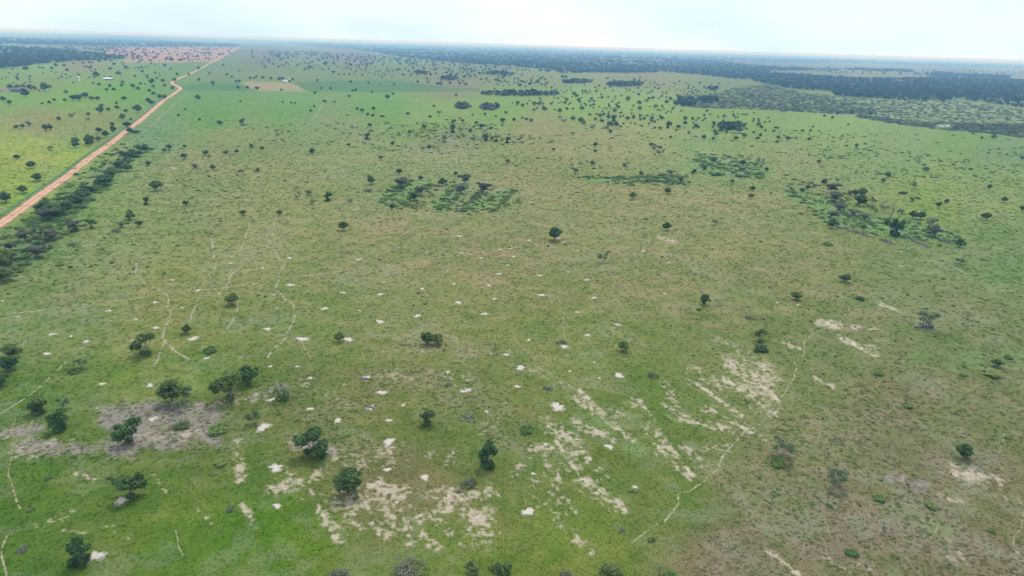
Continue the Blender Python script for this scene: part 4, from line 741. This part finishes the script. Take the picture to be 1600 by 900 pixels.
# trees too small to tell apart
fq = np.array([e[:2] for e in far_trees]); fw = np.array([e[2] for e in far_trees])
extra = []
for poly, n in [([(186,74),(375,74),(340,96),(200,96)],150),([(390,78),(600,86),(800,108),(800,124),(600,120),(400,106)],260),([(640,104),(800,118),(860,122),(860,140),(700,132),(640,122)],90),([(800,118),(1060,122),(1060,175),(1000,190),(800,165)],150),
                ([(1200,103),(1600,113),(1600,122),(1300,116)],150),([(420,79),(560,85),(640,96),(560,98),(430,90)],130),([(0,100),(190,96),(260,98),(255,125),(0,128)],70),([(900,165),(1200,178),(1230,215),(950,200)],70),([(980,125),(1130,130),(1130,150),(1000,148)],70),([(70,72),(190,76),(200,88),(120,80)],60),([(600,85),(740,103),(860,112),(800,118),(640,104)],120)]:
    q = sample_poly(poly, n, rg); extra.append(q)
ex = np.vstack(extra); allq = np.vstack([fq, ex]); allw = np.concatenate([fw, 2.0+2.6*rg.rand(len(ex))])
x, y, t = ground(allq[:, 0], allq[:, 1]); w = np.clip(allw*t/FPX, 3.5, 15); s = w/5.4
scatter('distant_trees', np.stack([x, y, 0*x], -1), np.stack([s, s, np.minimum(s*.85, 1.7)], -1), rg.rand(len(x))*6.28, rg.randint(0, 4, len(x)), WOODM, 'tiny dark trees dotted over the far pastures', 'trees')
# dark flecks: low shrubs on the middle plain
fl = []
for poly, n in [([(800,190),(1200,200),(1600,225),(1600,330),(1300,300),(1000,270),(800,260)],900),([(380,195),(700,190),(830,205),(830,250),(500,230),(380,222)],420),([(1200,200),(1600,215),(1600,340),(1400,330),(1220,260)],500),([(300,260),(1100,250),(1500,400),(1600,520),(300,480)],200),
                ([(180,225),(420,225),(330,420),(0,470)],260),([(1000,500),(1600,420),(1600,900),(1180,900),(1150,640)],420),([(640,190),(820,195),(820,225),(650,215)],160)]:
    fl.append(sample_poly(poly, n, rg))
fl = np.vstack(fl); x, y, t = ground(fl[:, 0], fl[:, 1]); cl = vnoise(x, y, 45, 141, 3); k = cl > .44; x, y, t = x[k], y[k], t[k]
w = np.clip(5.5*t/FPX, .6, 3.4)*(.5+.9*rg.rand(len(x))); s = w/5.4
LOWM = [joined_proto('low_shrub', 'shrub', 540+i, 90, .75, ['leaf_mid', 'leaf_mid', 'leaf_grey', 'leaf_dark'][i]) for i in range(4)]
scatter('low_scrub', np.stack([x, y, 0*x], -1), np.stack([s, s, s*.55], -1), rg.rand(len(x))*6.28, rg.randint(0, 4, len(x)), LOWM, 'small dark shrubs speckled over the plain', 'scrub')
ug = [sample_poly(p, n, rg) for p, n in [([(588,320),(606,294),(640,283),(700,284),(760,290),(812,292),(812,318),(775,334),(700,332),(640,330)],400),([(900,275),(1070,272),(1085,290),(960,291)],130),([(1225,290),(1262,285),(1335,300),(1420,335),(1508,375),(1480,387),(1330,362),(1265,332)],560),
      ([(1080,240),(1195,245),(1195,280),(1080,272)],200),([(196,222),(236,226),(130,325),(0,450),(-15,388),(60,332)],560),([(560,198),(720,198),(805,212),(805,228),(560,213)],80)]]
ug = np.vstack(ug); x, y, t = ground(ug[:, 0], ug[:, 1]); cl = vnoise(x, y, 14, 151, 3); k = cl > .39; x, y, t = x[k], y[k], t[k]; w = np.clip(6.5*t/FPX, 1.2, 3.6)*(.5+.9*rg.rand(len(x))); s = w/5.4
UNDER = [joined_proto('undergrowth', 'shrub', 560+i, 160, .55, ['leaf_mid', 'leaf_mid', 'leaf_pale', 'leaf_mid'][i]) for i in range(4)]
scatter('undergrowth', np.stack([x, y, 0*x], -1), np.stack([s, s, s*.75], -1), rg.rand(len(x))*6.28, rg.randint(0, 4, len(x)), UNDER, 'low green undergrowth filling the thickets and the roadside belt', 'undergrowth')
# grass tufts and herbs
def tuft_mat():
    m, nt, b, out = new_mat('grass_tuft')
    a = nt.nodes.new('ShaderNodeAttribute'); a.attribute_type = 'INSTANCER'; a.attribute_name = 'tint'
    t = nt.nodes.new('ShaderNodeAttribute'); t.attribute_name = 'tone'
    c = mixc(nt, 1.0, a.outputs['Color'], mixc(nt, t.outputs['Fac'], (.75, .8, .7), (1.3, 1.25, 1.2)), 'MULTIPLY')
    nt.links.new(c, b.inputs['Base Color']); tr = nt.nodes.new('ShaderNodeBsdfTranslucent'); nt.links.new(c, tr.inputs['Color'])
    ms = nt.nodes.new('ShaderNodeMixShader'); ms.inputs[0].default_value = .3
    nt.links.new(b.outputs[0], ms.inputs[1]); nt.links.new(tr.outputs[0], ms.inputs[2]); nt.links.new(ms.outputs[0], out.inputs['Surface']); return m
M['tuft'] = tuft_mat()
def tuft_mesh(seed, n):
    """a loose low cushion of grass blades, about 1 m wide"""
    rg = np.random.RandomState(seed); a = rg.rand(n)*6.28; r = .42*np.sqrt(rg.rand(n)); h = (.30-.42*r)*(.6+.8*rg.rand(n)); ln = .16+.2*rg.rand(n)
    c = np.stack([r*np.cos(a), r*np.sin(a), h*.35], -1); a2 = a+rg.normal(size=n)*.7
    d = np.stack([np.cos(a2), np.sin(a2), .25+.4*rg.rand(n)], -1); p = np.stack([-np.sin(a2), np.cos(a2), rg.normal(size=n)*.25], -1)*(.06+.05*rg.rand(n))[:, None]
    e = c+d*ln[:, None]; v = np.stack([c-p, c+p, e+p*.5, e-p*.5], 1).reshape(-1, 3)
    return mesh_np('tuft', v, np.arange(4*n).reshape(n, 4), M['tuft'], np.repeat(rg.rand(n), 4))
TUFTS = [tuft_mesh(700+i, 26) for i in range(5)]
def tufts(name, n, r0, r1, wpx, seed, label):
    rg = np.random.RandomState(seed); r = np.exp(math.log(r0)+rg.rand(n)*(math.log(r1)-math.log(r0))); a = np.radians(-60+120*rg.rand(n)); x, y = r*np.sin(a), r*np.cos(a)
    col, bare, gm = land(x, y); px, py = pixel(x, y)
    keep = (rg.rand(n) > bare*.85) & (px > -450) & (px < 2050) & (py < 1100)
    # keep the road clear
    RP = polyline(ROAD[:14], 6.0); d = np.min(np.hypot(x[:, None]-RP[None, ::2, 0], y[:, None]-RP[None, ::2, 1]), 1) if n < 60000 else np.full(n, 99.0)
    if n >= 60000:
        d = np.concatenate([np.min(np.hypot(xx[:, None]-RP[None, ::2, 0], yy[:, None]-RP[None, ::2, 1]), 1) for xx, yy in zip(np.array_split(x, 20), np.array_split(y, 20))])
    keep &= d > 7.0; keep &= rg.rand(n) < np.clip((r1-r)/(r1*.6), 0, 1)**.8
    x, y, r, col, gm = x[keep], y[keep], r[keep], col[keep], gm[keep]; n = len(x)
    w = np.clip(wpx*r/FPX, .25, 1.3)*(.5+1.0*rg.rand(n))*(1+.7*(gm > .12)*rg.rand(n)); k = rg.rand(n)
    fac = np.where((k < .45)[:, None], np.array([.80, .95, .70]), np.where((k < .72)[:, None], np.array([1.05, 1.10, .95]), np.where((k < .93)[:, None], np.array([1.35, 1.15, 1.30]), np.array([.70, .82, .62]))))
    straw = (gm > .3) & (rg.rand(n) < .5); fac[straw] = np.array([1.25, 1.1, 1.2]); herb = (gm > .12) & (rg.rand(n) < .33); fac[herb] = np.array([.50, .82, .42]); fac = (1+(fac-1)*np.clip(230/r, .35, 1)[:, None])*1.25
    scatter(name, np.stack([x, y, 0*x], -1), np.stack([w, w, w*(.45+.5*rg.rand(n))], -1), rg.rand(n)*6.28, rg.randint(0, 5, n), TUFTS, label, 'grass', tint=np.clip(col*fac, .004, .7))
tufts('grass', 187000, 78, 1100, 2.9, 801, 'grass tufts and herbs covering the plain')

# ------------------------------------------------------------------ white sand mounds (old ant nests)
MOUNDS = {
 (0,450): [(15,80,20),(115,178,24),(678,143,36),(850,195,26),(327,290,44),(443,302,30),(540,335,46),(293,412,44),(830,328,28),(975,250,44),(970,90,36),(1137,124,26),(1208,318,64),(1290,440,32),(1565,203,30),(1368,35,30),(935,612,48),(640,600,40),(605,752,34),(955,820,58),(1495,540,40),(1240,15,36),(400,160,20),(255,92,16)],
 (400,450): [(115,43,26),(542,30,40),(775,40,40),(1040,5,36),(1265,92,46),(1490,68,30),(1428,163,46),(1010,175,46),(775,212,56),(428,130,48),(72,257,48),(290,320,72),(575,322,68),(645,141,24),(1200,527,34),(788,655,60),(715,748,60),(510,830,56),(48,870,92),(1310,640,70),(1465,412,26),(1565,417,40),(338,565,34),(550,607,34),(335,757,44),(95,700,54),(920,732,30),(1440,772,28),(1560,720,30),(830,828,40),(130,128,30),(690,565,64),(90,490,28),(258,492,30)],
 (800,450): [(185,45,48),(512,62,36),(408,152,30),(660,232,40),(475,295,40),(55,500,64),(668,548,66),(287,745,98),(362,520,24),(35,618,40),(305,597,28),(955,36,28),(817,60,16),(325,367,60),(515,465,20),(545,565,24),(105,325,30),(345,420,26)],
 (400,225): [(210,712,34),(642,722,36),(1283,680,30),(1405,712,26),(1192,795,34),(1518,812,34),(625,855,26),(215,882,52),(800,867,22),(1455,885,30),(1573,757,24),(40,775,28),(285,773,28),(930,585,30),(930,652,24),(1273,578,40),(840,618,18),(893,647,16),(1065,682,20),(1135,640,20),(1590,653,24),(1525,660,30),(1238,876,28),(400,812,32)],
 (800,225): [(105,603,36),(12,703,30),(172,822,36),(350,800,26),(467,850,34),(818,670,32),(980,742,26),(155,643,30),(640,528,22),(412,668,18),(290,590,30),(330,610,20)],
 (0,225): [(1442,745,30),(1455,703,22),(1075,850,30),(885,185,24)],
 (400,675): [(830,62,80),(820,237,46),(133,463,52),(125,225,90),(880,440,28),(1233,132,34),(1055,285,60)],
 (800,675): [(605,92,56),(133,262,30),(100,500,80),(210,78,30),(768,347,40)],
 (1200,225): [(830,763,26),(735,877,24)], (0,675): [(770,425,90),(590,780,110),(1270,2,20)], (1200,450): [(60,92,24),(185,106,26),(45,780,26)],
}
mnds = [[tx+a/4, ty+b/4, w/4] for (tx, ty), l in MOUNDS.items() for a, b, w in l]
def mound_mesh(seed, mat='sand'):
    rg = np.random.RandomState(seed); n = 44; a = np.arange(n)/n*2*math.pi
    out = 1+.20*np.sin(2*a+rg.rand()*6)+.14*np.sin(3*a+rg.rand()*6)+.10*np.sin(5*a+rg.rand()*6)+rg.normal(size=n)*.07
    v = [(0, 0, 1.0)]; f = []
    for k, (q, z) in enumerate(((.4, .92), (.75, .55), (1.0, -.05))):
        for i in range(n): v.append((q*out[i]*math.cos(a[i])*.5, q*out[i]*math.sin(a[i])*.5, z+(rg.normal()*.10 if k < 2 else 0)))
    for i in range(n):
        j = (i+1) % n; f.append((0, 1+i, 1+j))
        for k in range(2): f.append((1+k*n+i, 1+(k+1)*n+i, 1+(k+1)*n+j, 1+k*n+j))
    me = bpy.data.meshes.new('sand_mound'); me.from_pydata(v, [], f); me.materials.append(M[mat]); me.update(); q = me.attributes.new('rim', 'FLOAT', 'POINT'); q.data.foreach_set('value', np.array([0]+[.4]*n+[.75]*n+[1.0]*n, np.float32)); return me
MM = [mound_mesh(900+i) for i in range(9)]; MD = [mound_mesh(920+i, 'sand_dull') for i in range(5)]
MW = lambda e: 'large white sand mound' if e[2] > 15 else 'white sand mound' if e[2] > 9 else 'small pale sand mound'
for e, lb in zip(mnds, label_all(mnds, MW)):
    x, y, t = at(e[0], e[1]); w = e[2]*t/FPX; dep = math.atan2(CAM_H, math.hypot(x, y))
    big = lb.startswith('large white sand mound') and e[2] > 24 and abs(e[0]-872) < 5
    if big: lb = 'biggest white sand mound of all, right of the centre'
    tag(link('sand_mound', rnd.choice(MM if e[2] > 8.5 or rnd.random() < .65 else MD), None, (x, y, .004), rnd.uniform(0, 6.28), (w*1.18, w*1.12, .06+.03*w)), lb, 'sand mound', 'white sand mounds on the plain')

# ------------------------------------------------------------------ heaps and rows of felled logs
def log_mesh(seed, mat):
    rg = np.random.RandomState(seed); mb = MB(); p = [Vector((-.5+i*.25, rg.normal()*.02, rg.normal()*.012)) for i in range(5)]
    mb.tube(p, [.05, .045, .042, .036, .025], 6); mb.tube([p[2], p[2]+Vector((.08, .09, .03))], [.02, .012], 5); mb.tube([p[3], p[3]+Vector((.07, -.08, .04))], [.018, .008], 5); return mb.mesh('log', mat)
LOGS = [log_mesh(950+i, M['dead_wood']) for i in range(4)]; CHAR = [log_mesh(960+i, M['char_wood']) for i in range(3)]
HEAPS = [((690,570,60),(400,450),9,'c','dark log heap on a sand mound, left of the centre'),((715,745,60),(400,450),8,'c','dark log heap on a sand mound in front of the centre'),((1320,810,90),(400,450),10,'g','low grey log heap left of the biggest sand mound'),
 ((235,632,64),(800,450),14,'c','charred black log heap above the biggest sand mound'),((290,297,60),(0,675),5,'c','few dark fallen logs in the lower left grass'),((185,492,50),(0,675),6,'c','dark fallen logs beside the grey litter at lower left'),
 ((150,742,70),(0,675),7,'g','grey fallen branches near the lower left corner'),((1275,375,60),(400,675),8,'g','grey fallen branches in the strewn bare soil'),((690,618,50),(800,675),7,'c','dark stump and branches near the bottom edge'),
 ((980,240,110),(1200,450),10,'c','dark fallen wood under the sparse tree at right'),((1310,640,50),(400,450),6,'c','few dark logs on a sand mound right of the centre')]
def heap(px, py, wpx, n, kind, label, ang=None, ln=None):
    x, y, t = at(px, py); w = wpx*t/FPX; root = link('log_heap', None, None, (x, y, 0), 0 if ang is None else ang); tag(root, label, 'log heap', 'heaps and rows of felled logs')
    for i in range(n):
        q = link('log', rnd.choice(CHAR if kind == 'c' else LOGS), root); L = w*rnd.uniform(.4, .85) if ln is None else rnd.uniform(1.6, 4.2)
        q.location = (rnd.gauss(0, w*.2) if ln is None else rnd.uniform(-.5, .5)*w, rnd.gauss(0, w*.14) if ln is None else rnd.gauss(0, .9), .06*L+rnd.uniform(0, .25)*min(L, 2)*.5)
        q.scale = (L, L*1.3, L*1.3); q.rotation_euler = (rnd.uniform(0, 6), rnd.uniform(-.22, .22), rnd.uniform(0, 6.28) if ln is None else rnd.gauss(0, .6))
for (a, b, w), (tx, ty), n, k, lb in HEAPS: heap(tx+a/4, ty+b/4, w/4, n, k, lb)
for p0, p1, n, lb in [((1310,356),(1335,363),16,'row of grey felled logs in front of the copse, left end'),((1337,364),(1360,371),14,'row of grey felled logs in front of the copse, middle'),((1370,373),(1394,382),14,'row of grey felled logs before the flat trees'),
                      ((1407,368),(1430,376),14,'row of grey felled logs behind the main log row'),((1445,368),(1492,382),18,'row of grey felled logs at the right end of the copse'),((1428,378),(1452,387),12,'row of grey felled logs nearest the right track')]:
    a, b = at(*p0), at(*p1); w = math.hypot(a[0]-b[0], a[1]-b[1]); mx_, my_ = (p0[0]+p1[0])/2, (p0[1]+p1[1])/2; t = at(mx_, my_)[2]
    heap(mx_, my_, w*FPX/t, n, 'g', lb, math.atan2(b[1]-a[1], b[0]-a[0]), 1)

# ------------------------------------------------------------------ farm buildings
def gable(name, px, py, L, W, H, RH, rz, wall, roof, label, cat, ndoors=2):
    x, y, t = at(px, py); root = link(name, None, None, (x, y, 0), rz); tag(root, label, cat)
    w = MB(); w.box(-L/2, L/2, -W/2, W/2, 0, H); w.add([(-L/2, -W/2, H), (-L/2, W/2, H), (-L/2, 0, H+RH), (L/2, -W/2, H), (L/2, W/2, H), (L/2, 0, H+RH)], [(0, 2, 1), (3, 4, 5)])
    link('wall', w.mesh('wall', wall), root)
    r = MB(); o = .5
    for s in (-1, 1):
        r.add([(-L/2-o, s*(W/2+o), H-.25), (L/2+o, s*(W/2+o), H-.25), (L/2+o, 0, H+RH+.06), (-L/2-o, 0, H+RH+.06), (-L/2-o, s*(W/2+o), H-.13), (L/2+o, s*(W/2+o), H-.13), (L/2+o, 0, H+RH+.18), (-L/2-o, 0, H+RH+.18)],
              [(0, 1, 2, 3), (4, 7, 6, 5), (0, 4, 5, 1), (1, 5, 6, 2), (3, 7, 4, 0)])
    link('roof', r.mesh('roof', roof), root)
    for i in range(ndoors):
        d = MB(); cx = -L/2+L*(i+.5)/ndoors
        d.box(cx-.6, cx+.6, -W/2-.04, -W/2+.02, .0 if i % 2 == 0 else .9, 2.1); link('door' if i % 2 == 0 else 'window', d.mesh('opening', M['dark_opening']), root)
def shed(px, py, L, W, H, rz, label):
    x, y, t = at(px, py); root = link('shed', None, None, (x, y, 0), rz); tag(root, label, 'shed')
    r = MB(); r.add([(-L/2, -W/2, H), (L/2, -W/2, H), (L/2, W/2, H+1.6), (-L/2, W/2, H+1.6), (-L/2, -W/2, H+.1), (L/2, -W/2, H+.1), (L/2, W/2, H+1.7), (-L/2, W/2, H+1.7)], [(3, 2, 1, 0), (4, 5, 6, 7), (0, 1, 5, 4), (1, 2, 6, 5), (2, 3, 7, 6), (3, 0, 4, 7)])
    link('roof', r.mesh('roof', M['roof_white']), root)
    for i in range(6):
        for s in (-1, 1):
            p = MB(); cx = -L/2+.3+(L-.6)*i/5; cy = s*(W/2-.3); p.tube([(cx, cy, -.1), (cx, cy, H+.1+(1.45 if s > 0 else 0.08))], [.12, .12], 6); link('post', p.mesh('post', M['wood_post']), root)
    b = MB(); b.box(-L/2+.2, L/2-.2, W/2-.16, W/2-.06, 0, H+1.3); link('back_wall', b.mesh('back_wall', M['wall_cream']), root)
def tower(px, py, H, R, label):
    x, y, t = at(px, py); root = link('water_tower', None, None, (x, y, 0)); tag(root, label, 'water tower')
    s = MB(); s.tube([(0, 0, -.1), (0, 0, .3), (0, 0, .35), (0, 0, H*.55)], [R*.75, R*.75, R*.55, R*.5], 14); link('column', s.mesh('column', M['white_paint'], True), root)
    k = MB(); k.tube([(0, 0, H*.55), (0, 0, H*.62), (0, 0, H*.95), (0, 0, H)], [R*.5, R, R, R*.35], 16); link('tank', k.mesh('tank', M['white_paint'], True), root)
    l = MB()
    for dx in (-.2, .2): l.tube([(dx, -R-.08, 0), (dx, -R-.08, H*.95)], [.03, .03], 5)
    for i in range(int(H*2)): l.tube([(-.2, -R-.08, .3+i*.45), (.2, -R-.08, .3+i*.45)], [.02, .02], 4)
    link('ladder', l.mesh('ladder', M['wood_post']), root)
gable('farmhouse', 7.5, 143.2, 9, 6, 2.8, 1.8, .1, M['wall_cream'], M['roof_tile'], 'red-roofed farmhouse at the left edge, leftmost of the farm', 'house')
gable('barn', 27, 143.6, 12, 7, 3.4, 2.2, .05, M['roof_grey'], M['roof_grey'], 'dark grey barn between the two red roofs', 'barn')
gable('farmhouse', 38, 142.2, 9, 6, 3.0, 2.0, -.1, M['wall_cream'], M['roof_tile'], 'red-roofed farmhouse behind the round tree', 'house')
gable('farmhouse', 62, 142.4, 4, 4, 2.6, 1.3, .3, M['wall_cream'], M['roof_tile'], 'tiny red-roofed hut right of the farm trees', 'hut', 1)
shed(169, 125.0, 15.5, 6.5, 2.4, .03, 'long low white-roofed shed in the left far pasture')
tower(124.3, 126.8, 8.2, 1.5, 'slim white water tower in the left far pasture')
tower(452.5, 128.3, 7.2, 1.25, 'white water tower at the corner of the brown field')
gable('farmhouse', 446, 128.2, 7, 4, 2.4, 1.0, .05, M['white_paint'], M['roof_white'], 'low white house left of the brown-field water tower', 'house')
gable('farmhouse', 484, 89.8, 14, 7, 3, 1.5, 0, M['white_paint'], M['roof_white'], 'tiny white house far away among the distant trees', 'house')

# ponds
def pond(px, py, wpx, hpx, label, seed):
    rg = np.random.RandomState(seed); n = 26; a = np.arange(n)/n*6.2832; q = 1+.2*np.sin(2*a+seed)+.12*np.sin(3*a+seed*2)+rg.normal(size=n)*.05
    x, y, _ = ground(px+wpx/2*q*np.cos(a), py+hpx/2*q*np.sin(a)); me = bpy.data.meshes.new('pond'); me.from_pydata([(float(u), float(w), .03) for u, w in zip(x, y)], [], [tuple(range(n-1, -1, -1))])
    m = bpy.data.materials.get('pond_water')
    if m is None:
        m, nt, b, out = new_mat('pond_water'); b.inputs['Base Color'].default_value = (.06, .07, .06, 1); b.inputs['Roughness'].default_value = .04; b.inputs['Specular IOR Level'].default_value = 1.0; b.inputs['Metallic'].default_value = 0.0
        n_ = noise_node(nt, .4, 3); bp = nt.nodes.new('ShaderNodeBump'); bp.inputs['Strength'].default_value = .02; nt.links.new(n_.outputs['Fac'], bp.inputs['Height']); nt.links.new(bp.outputs[0], b.inputs['Normal'])
    me.materials.append(m); o = link('water', me); tag(o, label, 'pond', kind='structure')
for i, (a, b, w, h, lb) in enumerate([(1466.0,195.2,8,2.0,'left one of the bright ponds'),(1473,197.2,7,1.9,'middle one of the bright ponds'),(1480.5,196.6,8.5,2.0,'right one of the bright ponds')]): pond(a, b, w, h, lb, i+1)
for i, (a, b, w) in enumerate([(1460,172.4,10),(1474,173.4,12),(1480,174.6,12),(1513,171.8,9)]):
    x, y, t = at(a, b); tag(link('sand_patch', MM[i], None, (x, y, .01), i*1.3, (w/4*4*t/FPX*.6, w*t/FPX*.9, .3)), ['bright sand patch in the far right scrub, leftmost of four', 'bright sand patch in the far right scrub, second from left', 'bright sand patch in the far right scrub, third from left', 'bright sand patch in the far right scrub, rightmost of four'][i], 'sand patch', 'sand patches in the far scrub')

# ------------------------------------------------------------------ white cattle grazing
def cow_mesh():
    me = bpy.data.meshes.new('cow'); V, E, Rr = [], [], []
    def v(p, r): V.append(p); Rr.append(r); return len(V)-1
    h = v((-.62, 0, 1.10), (.30, .30)); b = v((-.1, 0, 1.03), (.34, .38)); s = v((.45, 0, 1.08), (.31, .37)); n = v((.82, 0, 1.02), (.17, .2)); hd = v((1.08, 0, .72), (.13, .14)); mz = v((1.22, 0, .46), (.09, .09))
    E += [(h, b), (b, s), (s, n), (n, hd), (hd, mz)]
    hump = v((.42, 0, 1.48), (.12, .12)); E.append((s, hump)); tl = v((-.96, 0, 1.12), (.05, .05)); te = v((-1.02, 0, .55), (.03, .03)); E += [(h, tl), (tl, te)]
    for sx, root, kx, kz in ((-.66, h, -.74, .55), (.48, s, .50, .5)):
        for sy in (-.2, .2):
            a = v((sx, sy, .78), (.15, .12)); k = v((kx, sy, kz), (.075, .07)); f = v((sx+.02 if sx > 0 else sx-.02, sy, .04), (.055, .055)); E += [(root, a), (a, k), (k, f)]
    for sy in (-1, 1): e = v((.98, sy*.26, .86), (.04, .03)); E.append((hd, e))
    me.from_pydata(V, E, []); o = bpy.data.objects.new('tmp', me); COL.objects.link(o); o.modifiers.new('skin', 'SKIN'); me.skin_vertices[0].data[b].use_root = True
    for i, r in enumerate(Rr): me.skin_vertices[0].data[i].radius = r
    sb = o.modifiers.new('sub', 'SUBSURF'); sb.levels = sb.render_levels = 1
    dg = bpy.context.evaluated_depsgraph_get(); res = bpy.data.meshes.new_from_object(o.evaluated_get(dg)); bpy.data.objects.remove(o); res.materials.clear(); res.materials.append(M['cow_hide']); res.name = 'cow'; return res
COW = cow_mesh()
cows = [(603,157.0),(609,156.6),(611.5,156.2),(614.5,155.6),(614.8,159.2),(641,157.6),(645,156.6),(647.5,159.6),(651,157.8),(655,157.2),(634.5,176.6),(644.5,183.4),(649.3,183.6),(652.6,182.2),(655,187.0),(640,183.4),(648,194),(653,193.8),(70,204.3),(66,202.4),(130,165.8),(176,170),(128,200)]
for (a, b), lb in zip(cows, label_all([[a, b] for a, b in cows], lambda e: 'tiny white cow grazing')):
    x, y, t = at(a, b); tag(link('cow', COW, None, (x, y, 0), rnd.uniform(0, 6.28), (1.15, 1.15, 1.15)), lb, 'cow', 'white cattle in the far pastures')

# ------------------------------------------------------------------ haze
def haze():
    b = MB(); b.box(-70000, 70000, -70000, 70000, -1.5, 84); m = bpy.data.materials.new('haze_air'); m.use_nodes = True; nt = m.node_tree
    for n in list(nt.nodes): nt.nodes.remove(n)
    out = nt.nodes.new('ShaderNodeOutputMaterial'); pv = nt.nodes.new('ShaderNodeVolumePrincipled'); pv.inputs['Color'].default_value = (.28, .58, 1.0, 1); pv.inputs['Absorption Color'].default_value = (1, 1, 1, 1); pv.inputs['Density'].default_value = HAZE_DENSITY; pv.inputs['Anisotropy'].default_value = 0.0
    nt.links.new(pv.outputs[0], out.inputs['Volume']); me = b.mesh('haze', m); tag(link('haze', me), 'thin pale blue haze over the whole plain', 'haze', kind='stuff')
haze()
